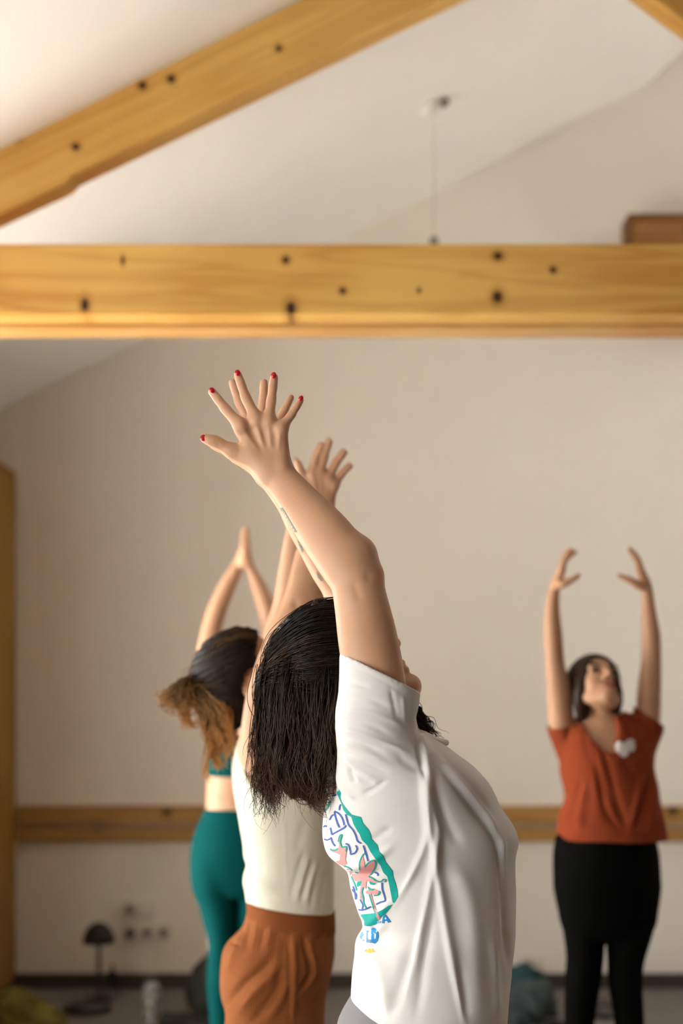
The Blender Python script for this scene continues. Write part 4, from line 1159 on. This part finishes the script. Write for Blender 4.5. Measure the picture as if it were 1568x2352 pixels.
ft.stack(T.rows([(1856,472,618,0,.104),(1888,457,632,0,.118),(1920,445,644,0,.128),(1950,439,650,0,.132),(1977,437,652,0,.122),(2010,440,650,0,.105),(2040,448,642,0,.085),(2060,480,610,0,.06)]), 0.0, cap=0.004)
for sg in (-1, 1):
    T.limb(ft, [(545+sg*53,1975,0,(72,52)),(545+sg*53,2025,0,(62,52)),(545+sg*47,2063,0,(52,45)),(545+sg*40,2111,0,(46,39)),(545+sg*36,2159,0,(40,33)),(545+sg*35,2207,0,33),(545+sg*37,2255,0,33),(545+sg*37,2303,0,30),(545+sg*35,2352,0,28),(545+sg*35,2540,0,20)], 0.012)
v, f = ft.mesh(2)
np_mesh('leggings', v, f, M['tealc'], rootT)
fh3 = Field((-0.50, 4.45, 1.30), (-0.20, 4.90, 1.66), 0.006)
fh3.ell(T.p(548,1534,-.022), (0.088, 0.104, 0.108), None, 0.0)
T.limb(fh3, [(548,1560,-.06,56),(548,1620,-.09,48),(546,1690,-.115,26)], 0.02)
v, f = fh3.mesh(2)
M['hairT'] = hair_mat('brown_hair', (0.03, 0.016, 0.009), (0.10, 0.05, 0.025), 0.5)
np_mesh('hair', v, f, M['hairT'], rootT, attr=np.full(len(v), 0.3))

# ================================================================== woman in the rust T-shirt facing the camera
R = Figure(4.20)
rootR = empty('person', (W(1392,0,4.2)[0], 4.2, 0), 'woman in rust T-shirt and black leggings facing us with both arms raised', 'person', 'people stretching')
f4 = Field((0.54, 3.86, 0.0), (1.02, 4.46, 1.92), 0.0042)
f4.stack(R.rows([(1630,1362,1410,.02,.06),(1655,1318,1472,.02,.085),(1690,1296,1482,.02,.105),(1746,1300,1486,.02,.11),(1834,1308,1492,.02,.10),(1900,1294,1500,.02,.11),(1980,1292,1498,.02,.10),(2060,1310,1480,.02,.07)]), 0.0)
R.limb(f4, [(1376,1610,.005,33),(1382,1640,.01,33),(1390,1675,.0,40)], 0.03)
hcR = R.p(1369, 1579, -.015)
hfR, huR = unit((0.22, -0.74, 0.62)), unit((-0.05, 0.62, 0.78))
HLR = add_head(f4, hcR, hfR, huR, 0.85, ears=False)
R.limb(f4, [(1312,1695,.02,36),(1292,1668,.0,30),(1287,1630,-.01,29),(1282,1580,-.02,(26,28)),(1274,1525,-.02,(22,22)),(1270,1460,-.03,(20,21)),(1268,1400,-.04,(15,17)),(1272,1356,-.045,(13,13)),(1277,1338,-.045,(16,12))], 0.02)
R.limb(f4, [(1466,1695,.02,36),(1484,1665,.0,30),(1489,1630,-.01,28),(1491,1580,-.02,(26,27)),(1495,1522,-.02,(22,23)),(1495,1460,-.03,(20,21)),(1489,1400,-.04,(15,16)),(1486,1358,-.045,(13,13)),(1481,1340,-.045,(16,12))], 0.02)
# hands, palms turned inward
for base, kn, tips, thumb in (((1278,1340),(1290,1308),((1297,1285,1321,1268),(1296,1284,1311,1263),(1295,1284,1303,1265),(1293,1284,1299,1272)),((1288,1342),(1308,1334),(1328,1322))),
                              ((1481,1342),(1469,1306),((1460,1284,1444,1264),(1462,1282,1447,1261),(1464,1284,1450,1266),(1465,1286,1454,1273)),((1470,1346),(1447,1333),(1421,1322)))):
    for j, (px, py, tx, ty) in enumerate(tips):
        dy = -.075+j*0.020
        R.limb(f4, [(base[0],base[1],-.045+(j-1.5)*.012,9.5),((base[0]+kn[0])/2,(base[1]+kn[1])/2,(-.045+dy)/2+(j-1.5)*.004,10),(kn[0],kn[1],dy,9)], 0.012)
        R.limb(f4, [(kn[0],kn[1],dy,8.2),(px,py,dy,7.4),(tx,ty,dy+.002,5.2)], 0.006)
    R.limb(f4, [(base[0],base[1],-.06,11),(thumb[0][0],thumb[0][1],-.085,10.5),(thumb[1][0],thumb[1][1],-.095,8),(thumb[2][0],thumb[2][1],-.098,5.8)], 0.010)
for xs in (((1338,2060,50),(1342,2200,34),(1336,2262,33),(1332,2352,28),(1334,2640,16)), ((1448,2060,50),(1438,2200,34),(1438,2262,31),(1443,2352,28),(1444,2640,16))):
    R.limb(f4, [(x,y,.02,r) for x, y, r in xs], 0.02)
    foot_chain(f4, W(xs[-1][0],0,4.2)[0], 4.22, 0.0, (0.0, -1))
v, f = f4.mesh(2)
bodyR = np_mesh('body', v, f, M['skin2'], rootR)
sdR = np.cross(hfR, huR)
for q in (-1, 1):
    oriented_ball('eye', HLR(0.084, q*0.031, 0.005), (hfR, sdR, huR), (0.007, 0.014, 0.006), M['eye'], bodyR)
    oriented_ball('eyebrow', HLR(0.088, q*0.030, 0.026), (hfR, sdR, huR), (0.005, 0.019, 0.004), M['eye'], bodyR)
oriented_ball('lips', HLR(0.090, 0, -0.066), (hfR, sdR, huR), (0.0085, 0.021, 0.0095), M['lip'], bodyR)
# T-shirt
ft = Field((0.54, 3.98, 0.96), (1.04, 4.44, 1.50), 0.0042)
ft.stack(R.rows([(1632,1350,1424,.02,.07),(1650,1318,1468,.02,.10),(1675,1290,1490,.02,.125),(1700,1282,1494,.02,.132),(1746,1287,1498,.02,.138),(1770,1286,1500,.02,.138),(1834,1298,1512,.02,.138),(1876,1284,1521,.02,.142),(1905,1280,1527,.02,.146),(1928,1279,1530,.02,.148)]), 0.0, cap=0.003)
R.limb(ft, [(1318,1712,.02,44),(1295,1680,.0,36),(1286,1650,-.005,36)], 0.025)
R.limb(ft, [(1460,1712,.02,44),(1486,1672,.0,37),(1492,1625,-.005,36)], 0.025)
ft.cut(R.p(1282, 1664, 0), unit((-0.25, -0.25, 0.95)), 0.075)
ft.cut(R.p(1486, 1642, 0), unit((0.55, -0.1, 0.80)), 0.075)
R.limb(ft, [(1300,1690,.0,26),(1289,1665,.0,31),(1285,1640,-.005,32)], 0.0, op='s')
R.limb(ft, [(1480,1672,.0,26),(1486,1650,.0,31),(1491,1610,-.005,32)], 0.0, op='s')
ft.ell(R.p(1382, 1628, .0), (R.m(48), 0.09, R.m(34)), None, 0.004, 's')
R.limb(ft, [(1378,1640,-.12,(110,44)),(1390,1675,-.125,(90,24)),(1402,1706,-.13,(60,5))], 0.004, op='s')
v, f = ft.mesh(2)
v = folds(v, f, [([(1338,1660),(1352,1720),(1375,1800),(1390,1860),(1430,1915)], 9, -9), ([(1350,1655),(1385,1740),(1410,1830),(1440,1905)], 10, -14), ([(1360,1665),(1378,1730),(1395,1790),(1425,1870)], 7, 9), ([(1345,1690),(1362,1760),(1375,1850)], 8, 7),
                     ([(1490,1770),(1480,1840),(1460,1910)], 9, -10), ([(1478,1770),(1465,1830),(1450,1900)], 8, 8), ([(1505,1790),(1500,1860),(1490,1915)], 8, 8), ([(1335,1790),(1318,1850),(1305,1890)], 7, -7), ([(1345,1790),(1335,1860),(1330,1910)], 9, 7),
                     ([(1308,1660),(1302,1690),(1298,1705)], 6, -6), ([(1440,1660),(1460,1700),(1480,1740)], 8, -7), ([(1430,1740),(1440,1760),(1455,1770)], 10, -5)])
v = ripple(v, f, 0.0022, 22, 20, 12, 5)
M['rust'] = mat('rust_cotton', (0.28, 0.055, 0.020), 0.9, (0.255, 0.048, 0.017), 30, spec=0.08)
teeR = np_mesh('t_shirt', v, f, M['rust'], rootR)
tag(teeR, 'rust red V-neck T-shirt with a small white motif')
bvr = bvh_of(teeR)
bm_obj('printed_motif', print_fill(bvr, [[(1410,1712),(1418,1704),(1426,1702),(1433,1708),(1440,1699),(1450,1696),(1457,1701),(1459,1716),(1454,1726),(1446,1724),(1440,1736),(1431,1741),(1422,1732),(1413,1722)]], 6, 0.0015), mat('motif_white', (0.82,0.78,0.74), 0.8), teeR, smooth=True)
# leggings
ft = Field((0.54, 4.02, 0.05), (1.02, 4.42, 1.06), 0.0048)
ft.stack(R.rows([(1900,1288,1498,.02,.128),(1925,1277,1503,.02,.132),(1961,1271,1511,.02,.138),(2018,1271,1515,.02,.130),(2050,1275,1514,.02,.116),(2090,1284,1509,.02,.098),(2130,1294,1500,.02,.082),(2160,1330,1455,.02,.06)]), 0.0)
for xs in (((1336,2040,62),(1338,2090,54),(1341,2130,49),(1343,2200,43),(1337,2260,41),(1330,2352,34),(1330,2450,32),(1333,2650,21)), ((1452,2040,62),(1449,2090,57),(1446,2130,54),(1437,2200,43),(1436,2260,39),(1445,2352,34),(1446,2450,32),(1445,2650,21))):
    R.limb(ft, [(x,y,.02,r) for x, y, r in xs], 0.012)
v, f = ft.mesh(2)
M['blk'] = mat('black_leggings', (0.0035, 0.0035, 0.0032), 0.9, spec=0.04)
np_mesh('leggings', v, f, M['blk'], rootR)
# hair
fh4 = Field((0.62, 4.00, 1.24), (0.90, 4.44, 1.56), 0.0045)
axR = np.array([hfR, sdR, huR])
fh4.ell(HLR(-0.020, 0, 0.036), np.array((0.092, 0.080, 0.086)), axR, 0.0)
fh4.ell(HLR(0.088, -0.004, -0.022), np.array((0.062, 0.050, 0.088)), axR, 0.008, 's')
R.limb(fh4, [(1343,1548,-.035,14),(1333,1576,-.060,13),(1331,1612,-.055,15),(1337,1655,-.02,12)], 0.012)
R.limb(fh4, [(1394,1546,-.05,15),(1408,1574,-.070,17),(1412,1610,-.060,18),(1407,1648,-.02,12)], 0.012)
v, f = fh4.mesh(2)
np_mesh('hair', v, f, M['hairT'], rootR, attr=np.full(len(v), 0.12))

# ================================================================== furniture and things around the room
# tall pine cabinet along the left wall
cab = empty('tall_cabinet', (-1.915, 6.1, 0), 'tall pine cabinet against the far left corner', 'cabinet')
M['cabw'] = wood('cabinet_pine', (0.34, 0.185, 0.035), (0.24, 0.115, 0.02), 'Z')
CY0, CY1, CXF, CZ = 5.15, 6.925, -1.585, 2.515
box('cabinet_body', WX0+0.005, CXF-0.022, CY0, CY1, 0.0, CZ-0.03, M['cabw'], cab)
box('cabinet_top', WX0+0.005, CXF, CY0-0.01, CY1, CZ-0.03, CZ, M['cabw'], cab, bevel=0.008)
for i in range(3):
    y0 = CY0+i*(CY1-CY0)/3
    dr = box('door', CXF-0.022, CXF, y0+0.004, y0+(CY1-CY0)/3-0.004, 0.06, CZ-0.034, M['cabw'], cab, bevel=0.004)
    bm = bmesh.new(); add_tube(bm, [(CXF, y0+0.07, 1.0), (CXF+0.03, y0+0.07, 1.0), (CXF+0.03, y0+0.07, 1.16), (CXF, y0+0.07, 1.16)], 0.006)
    bm_obj('handle', bm, M['black'], dr, smooth=True)

# wooden wall cabinet high on the far wall
wc = empty('wall_cabinet', (1.85, 6.8, 3.30), 'dark wooden cabinet high on the far wall above the beam', 'cabinet')
M['walnut'] = wood('dark_wood', (0.22, 0.10, 0.03), (0.13, 0.055, 0.015), 'X')
xL, xR, zT, zB = W(1427,0,DW)[0], W(1427,0,DW)[0]+0.95, W(0,516,DW)[2], W(0,516,DW)[2]-0.42
box('cabinet_body', xL, xR, DW-0.16, DW-0.001, zB, zT, M['walnut'], wc, bevel=0.003)
box('cabinet_front', xL+0.02, xR-0.02, DW-0.178, DW-0.16, zB+0.10, zT-0.035, wood('mid_wood', (0.36,0.17,0.05), (0.24,0.10,0.028), 'X'), wc, bevel=0.003)
box('metal_strip', xL+0.035, xL+0.26, DW-0.186, DW-0.178, zT-0.082, zT-0.074, mat('brass_strip', (0.75,0.52,0.25), 0.35, metal=0.8), wc)

# pendant hanging from the sloping ceiling
pc = W(985, 243, 5.81)
pen = empty('pendant_lamp', tuple(pc), 'small unlit pendant with white ceiling rose and thin cord', 'lamp')
bm = bmesh.new(); add_lathe(bm, [(0.045, 0.0), (0.05, -0.012), (0.045, -0.03), (0.012, -0.04)], n=20)
for v in bm.verts:
    v.co = Matrix.Rotation(math.radians(-26.6), 4, 'Y') @ v.co + Vector(pc)
bm_obj('ceiling_rose', bm, M['white'], pen, smooth=True)
cx, cy = pc[0]+0.020, pc[1]
bm = bmesh.new(); add_tube(bm, [(cx, cy, pc[2]-0.02), (cx, cy, W(0,548,cy)[2])], 0.0025, 6)
bm_obj('cord', bm, mat('cord_beige', (0.66,0.60,0.50), 0.7), pen)
zl = W(0,542,cy)[2]
bm = bmesh.new(); add_lathe(bm, [(0.006, 0.0), (0.018, -0.01), (0.02, -0.07), (0.014, -0.08)], (cx, cy, zl), 14)
bm_obj('lamp_holder', bm, mat('grey_plastic', (0.25,0.23,0.19), 0.5), pen, smooth=True)
bm = bmesh.new(); add_lathe(bm, [(0.014, -0.075), (0.03, -0.10), (0.035, -0.125), (0.028, -0.15), (0.008, -0.165)], (cx, cy, zl), 18)
bm_obj('bulb', bm, M['white'], pen, smooth=True)
bm = bmesh.new(); add_lathe(bm, [(0.022, 0.0), (0.024, -0.008), (0.018, -0.018)], n=16)
hk = W(1018, 233, 5.80)
for v in bm.verts:
    v.co = Matrix.Rotation(math.radians(-26.6), 4, 'Y') @ v.co + Vector(hk)
hook = bm_obj('ceiling_hook', bm, mat('dull_metal', (0.22,0.20,0.16), 0.5), None, smooth=True)
tag(hook, 'small grey hook plate on the ceiling beside the pendant', 'hook')

# sockets and switches on the far wall
def wall_socket(px, py, kind, label):
    c = W(px, py, DW)
    s = 0.040
    e = empty('wall_socket' if kind else 'wall_switch', (c[0], DW, c[2]), label, 'socket' if kind else 'switch', 'sockets on the far wall')
    box('cover_plate', c[0]-s, c[0]+s, DW-0.010, DW-0.0005, c[2]-s, c[2]+s, M['socket'], e, bevel=0.004)
    if kind:
        bm = bmesh.new(); add_lathe(bm, [(0.022, 0), (0.022, 0.003)], n=20)
        for v in bm.verts: v.co = Vector((c[0]+v.co.x, DW-0.010-v.co.z, c[2]+v.co.y))
        bm_obj('socket_recess', bm, M['greyhole'], e)
        if kind == 2:
            bm = bmesh.new(); add_lathe(bm, [(0.019, 0), (0.019, 0.03), (0.012, 0.036)], n=18)
            for v in bm.verts: v.co = Vector((c[0]+v.co.x, DW-0.013-v.co.z, c[2]+v.co.y))
            bm_obj('plug', bm, M['black'], e)
    else:
        box('rocker', c[0]-0.026, c[0]+0.026, DW-0.014, DW-0.010, c[2]-0.026, c[2]+0.026, M['white'], e, bevel=0.002)
wall_socket(298, 2089, 1, 'leftmost plate of the upper pair of wall sockets')
wall_socket(336, 2091, 0, 'blank switch plate at the right of the upper pair')
wall_socket(300, 2142, 2, 'wall socket with a black plug, left of the lower row of three')
wall_socket(338, 2142, 1, 'middle wall socket in the lower row of three')
wall_socket(376, 2142, 1, 'rightmost wall socket in the lower row of three')

# mushroom lamp on the floor
lx, ly = W(227, 0, 6.62)[0], 6.62
lamp = empty('mushroom_lamp', (lx, ly, 0), 'small black mushroom-shaped lamp on the floor by the far wall', 'lamp')
zf = lambda py: W(0, py, 6.62)[2]
bm = bmesh.new()
prof = [(0.0765*math.cos(a), zf(2166)+(zf(2118)-zf(2166))*math.sin(a)) for a in np.linspace(0, math.pi/2*0.97, 9)]
add_lathe(bm, [(0.070, zf(2166)+0.002)]+prof, (lx, ly, 0), 28)
bm_obj('lamp_shade', bm, M['black'], lamp, smooth=True)
bm = bmesh.new(); add_lathe(bm, [(0.009, 0.02), (0.009, zf(2160))], (lx, ly, 0), 14)
bm_obj('stem', bm, mat('lamp_stem', (0.05,0.04,0.03), 0.4), lamp, smooth=True)
bm = bmesh.new(); add_lathe(bm, [(0.065, 0.0), (0.065, 0.012), (0.05, 0.022), (0.01, 0.026)], (lx, ly, 0), 28)
bm_obj('lamp_base', bm, M['black'], lamp, smooth=True)
# small easel-like stand beside it
ex, ey = W(258, 0, 6.72)[0], 6.72
es = empty('folding_stand', (ex, ey, 0), 'little dark folding stand on the floor beside the mushroom lamp', 'stand')
ztop = W(0, 2216, ey)[2]
for dx, dy in ((-0.03, -0.02), (0.035, -0.02), (0.0, 0.06)):
    bm = bmesh.new(); add_tube(bm, [(ex, ey, ztop), (ex+dx, ey+dy, 0.004)], 0.004, 6)
    bm_obj('leg', bm, M['black'], es)
box('holder', ex-0.02, ex+0.02, ey-0.016, ey-0.008, ztop-0.09, ztop-0.03, M['black'], es, bevel=0.003)
# flat black box on the floor in front of the lamp
bxp = W(190, 2318, 6.3)
bo = empty('black_pouch', (bxp[0], 6.40, 0), 'flat black pouch lying on the floor in front of the lamp', 'pouch')
def soft(name, c, r, mat_, parent, seed=0, amp=0.01, n=20, squash=0.0):
    """crumpled cloth-like lump resting on the floor"""
    rs = np.random.RandomState(seed)
    bm = bmesh.new(); bmesh.ops.create_icosphere(bm, subdivisions=5, radius=1.0)
    ph = rs.rand(8, 3)*6.28; fr = rs.uniform(2, 6, (8, 3))
    for v in bm.verts:
        q = np.array(v.co)
        d = sum(math.sin(q@fr[i]+ph[i,0])*math.sin(q@fr[i][::-1]*0.9+ph[i,1]) for i in range(8))/4
        d += 1.1*sum(0.5-abs(math.sin(q@fr[i]*1.5+ph[i,2]+0.8*math.sin(q@fr[i-1]))) for i in range(4))/2
        s = 1+amp*d
        z = q[2]*r[2]*s
        v.co = (c[0]+q[0]*r[0]*s, c[1]+q[1]*r[1]*s, max(c[2]+z, 0.001))
    return bm_obj(name, bm, mat_, parent, smooth=True)
soft('pouch_body', (bxp[0], 6.40, 0.015), (0.11, 0.08, 0.03), M['black'], bo, 4, 0.12)
bm = bmesh.new(); add_tube(bm, [(bxp[0]-0.08, 6.345, 0.03), (bxp[0], 6.325, 0.036), (bxp[0]+0.08, 6.345, 0.03)], 0.003, 6)
bm_obj('zip', bm, mat('zip_metal', (0.3,0.3,0.3), 0.4, metal=0.8), bo)

# patterned water bottle
wx, wy = W(348, 0, 6.16)[0], 6.16
bot_ = empty('water_bottle', (wx, wy, 0), 'white and grey patterned water bottle standing on the floor', 'bottle')
M['botl'] = mat('bottle_pattern', (0.62,0.60,0.55), 0.4, (0.06,0.085,0.11), 55, detail=1)
bm = bmesh.new(); add_lathe(bm, [(0.033, 0.0), (0.037, 0.005), (0.037, 0.145), (0.034, 0.165), (0.024, 0.182), (0.021, 0.188)], (wx, wy, 0), 24)
bm_obj('bottle_body', bm, M['botl'], bot_, smooth=True)
bm = bmesh.new(); add_lathe(bm, [(0.025, 0.186), (0.026, 0.19), (0.026, 0.212), (0.022, 0.217)], (wx, wy, 0), 24)
bm_obj('cap', bm, mat('bottle_cap', (0.05,0.05,0.04), 0.5), bot_, smooth=True)

# olive blanket heaped in the left corner
ob = empty('blanket', (W(55,0,6.1)[0], 6.05, 0), 'olive green blanket heaped on the floor at the left edge', 'blanket')
M['olive'] = mat('olive_wool', (0.20,0.175,0.035), 0.95, (0.15,0.13,0.03), 25, bump=0.3, bscale=150)
soft('blanket_fold', (W(75,0,6.0)[0], 6.0, 0.05), (0.14, 0.16, 0.075), M['olive'], ob, 11, 0.25)
soft('blanket_fold', (W(15,0,6.1)[0], 6.1, 0.06), (0.13, 0.15, 0.10), M['olive'], ob, 12, 0.25)
# backpack behind the teal leggings
bp_x = W(462,0,6.3)[0]
bk = empty('backpack', (bp_x, 6.35, 0), 'dark grey-green backpack on the floor behind the teal leggings', 'bag')
M['bagc'] = mat('bag_canvas', (0.045,0.05,0.042), 0.85, (0.035,0.04,0.035), 30, bump=0.2, bscale=300)
soft('bag_body', (bp_x+0.04, 6.36, 0.10), (0.115, 0.10, 0.155), M['bagc'], bk, 15, 0.10)
soft('bag_pocket', (bp_x+0.04, 6.27, 0.06), (0.08, 0.05, 0.06), M['bagc'], bk, 16, 0.08)
bm = bmesh.new(); add_tube(bm, [(bp_x+0.02, 6.36, 0.24), (bp_x+0.03, 6.36, 0.275), (bp_x+0.06, 6.36, 0.275), (bp_x+0.075, 6.36, 0.24)], 0.006, 6)
bm_obj('carry_loop', bm, M['black'], bk, smooth=True)
sh = empty('shoe', (W(440,0,6.0)[0], 6.02, 0), 'black shoe on the floor in front of the backpack', 'shoe')
fsx = Field((W(440,0,6)[0]-0.16, 5.88, -0.01), (W(440,0,6)[0]+0.16, 6.14, 0.15), 0.005)
cxs = W(440,0,6)[0]
fsx.chain([(cxs-0.10,6.0,0.05),(cxs-0.03,6.0,0.045),(cxs+0.04,6.0,0.035),(cxs+0.10,6.0,0.03)], [(0.045,0.036),(0.042,0.036),(0.032,0.042),(0.026,0.036)], 0.01, nrm=(0,0,1))
fsx.ell((cxs-0.075,6.0,0.10), (0.04,0.025,0.04), None, 0.008, 's')
fsx.cut((cxs,6.0,0.006), (0,0,-1), 0.3)
v, f = fsx.mesh(2); np_mesh('upper', v, f, M['black'], sh)
bm = bmesh.new(); add_box(bm, cxs-0.14, cxs+0.125, 5.968, 6.032, 0.0, 0.012); bm_obj('sole', bm, mat('rubber_sole', (0.05,0.05,0.05), 0.8), sh, bevel=0.004)

# heap of clothes on the right
def lump(px, d, z, r, m_, seed, amp, name, parent):
    return soft(name, (W(px,0,d)[0], d, z), r, m_, parent, seed, amp)
M['slate'] = mat('slate_fabric', (0.085,0.105,0.105), 0.9, (0.055,0.07,0.075), 18, bump=0.3, bscale=200)
M['dteal'] = mat('dark_teal_fabric', (0.03,0.075,0.08), 0.9, bump=0.3, bscale=200)
M['char'] = mat('charcoal_fabric', (0.012,0.012,0.012), 0.9, bump=0.3, bscale=200)
jk = empty('jacket', (W(1225,0,6.2)[0], 6.2, 0), 'slate grey jacket heaped on the floor at the right of the white T-shirt', 'jacket')
lump(1222, 6.2, 0.085, (0.115,0.10,0.10), M['slate'], 31, 0.30, 'jacket_fold', jk)
lump(1190, 6.16, 0.045, (0.09,0.08,0.07), M['slate'], 32, 0.35, 'jacket_sleeve', jk)
tl = empty('towel', (W(1200,0,6.42)[0], 6.42, 0), 'dark teal towel slung over the heap by the far wall', 'towel')
lump(1195, 6.44, 0.10, (0.11,0.09,0.105), M['dteal'], 33, 0.22, 'towel_fold', tl)
tr_ = empty('track_pants', (W(1245,0,5.86)[0], 5.86, 0), 'charcoal garment crumpled beside the slate jacket', 'clothing')
lump(1268, 5.88, 0.03, (0.075,0.07,0.055), M['char'], 34, 0.25, 'cloth_fold', tr_)
lump(1222, 5.84, 0.02, (0.08,0.06,0.04), M['char'], 35, 0.25, 'cloth_fold', tr_)
pp_ = empty('paper_stack', (W(1195,0,6.66)[0], 6.66, 0), 'pale folder leaning against the far wall behind the heap', 'folder')
bm = bmesh.new(); add_box(bm, W(1160,0,6.7)[0], W(1214,0,6.7)[0], -0.006, 0.006, 0, W(0,2208,6.75)[2])
for v in bm.verts: v.co = Matrix.Translation((0, 6.84, 0.0)) @ Matrix.Rotation(math.radians(-10), 4, 'X') @ v.co
bm_obj('folder_cover', bm, M['white'], pp_)
# sandal between the black leggings
sd = empty('sandal', (W(1383,0,6.35)[0], 6.35, 0), 'dark strappy sandal on the floor seen between the black leggings', 'sandal')
sxx = W(1383,0,6.35)[0]
bm = bmesh.new(); add_lathe(bm, [(1.0, 0.0), (1.0, 0.016), (0.95, 0.02)], n=24)
for v in bm.verts: v.co = (sxx+v.co.x*0.055, 6.35+v.co.y*0.11, v.co.z)
bm_obj('sole', bm, M['black'], sd)
for yy in (6.29, 6.38):
    bm = bmesh.new(); add_tube(bm, [(sxx-0.05, yy, 0.018), (sxx-0.025, yy, 0.055), (sxx+0.025, yy, 0.055), (sxx+0.05, yy, 0.018)], 0.006, 6)
    bm_obj('strap', bm, M['black'], sd, smooth=True)
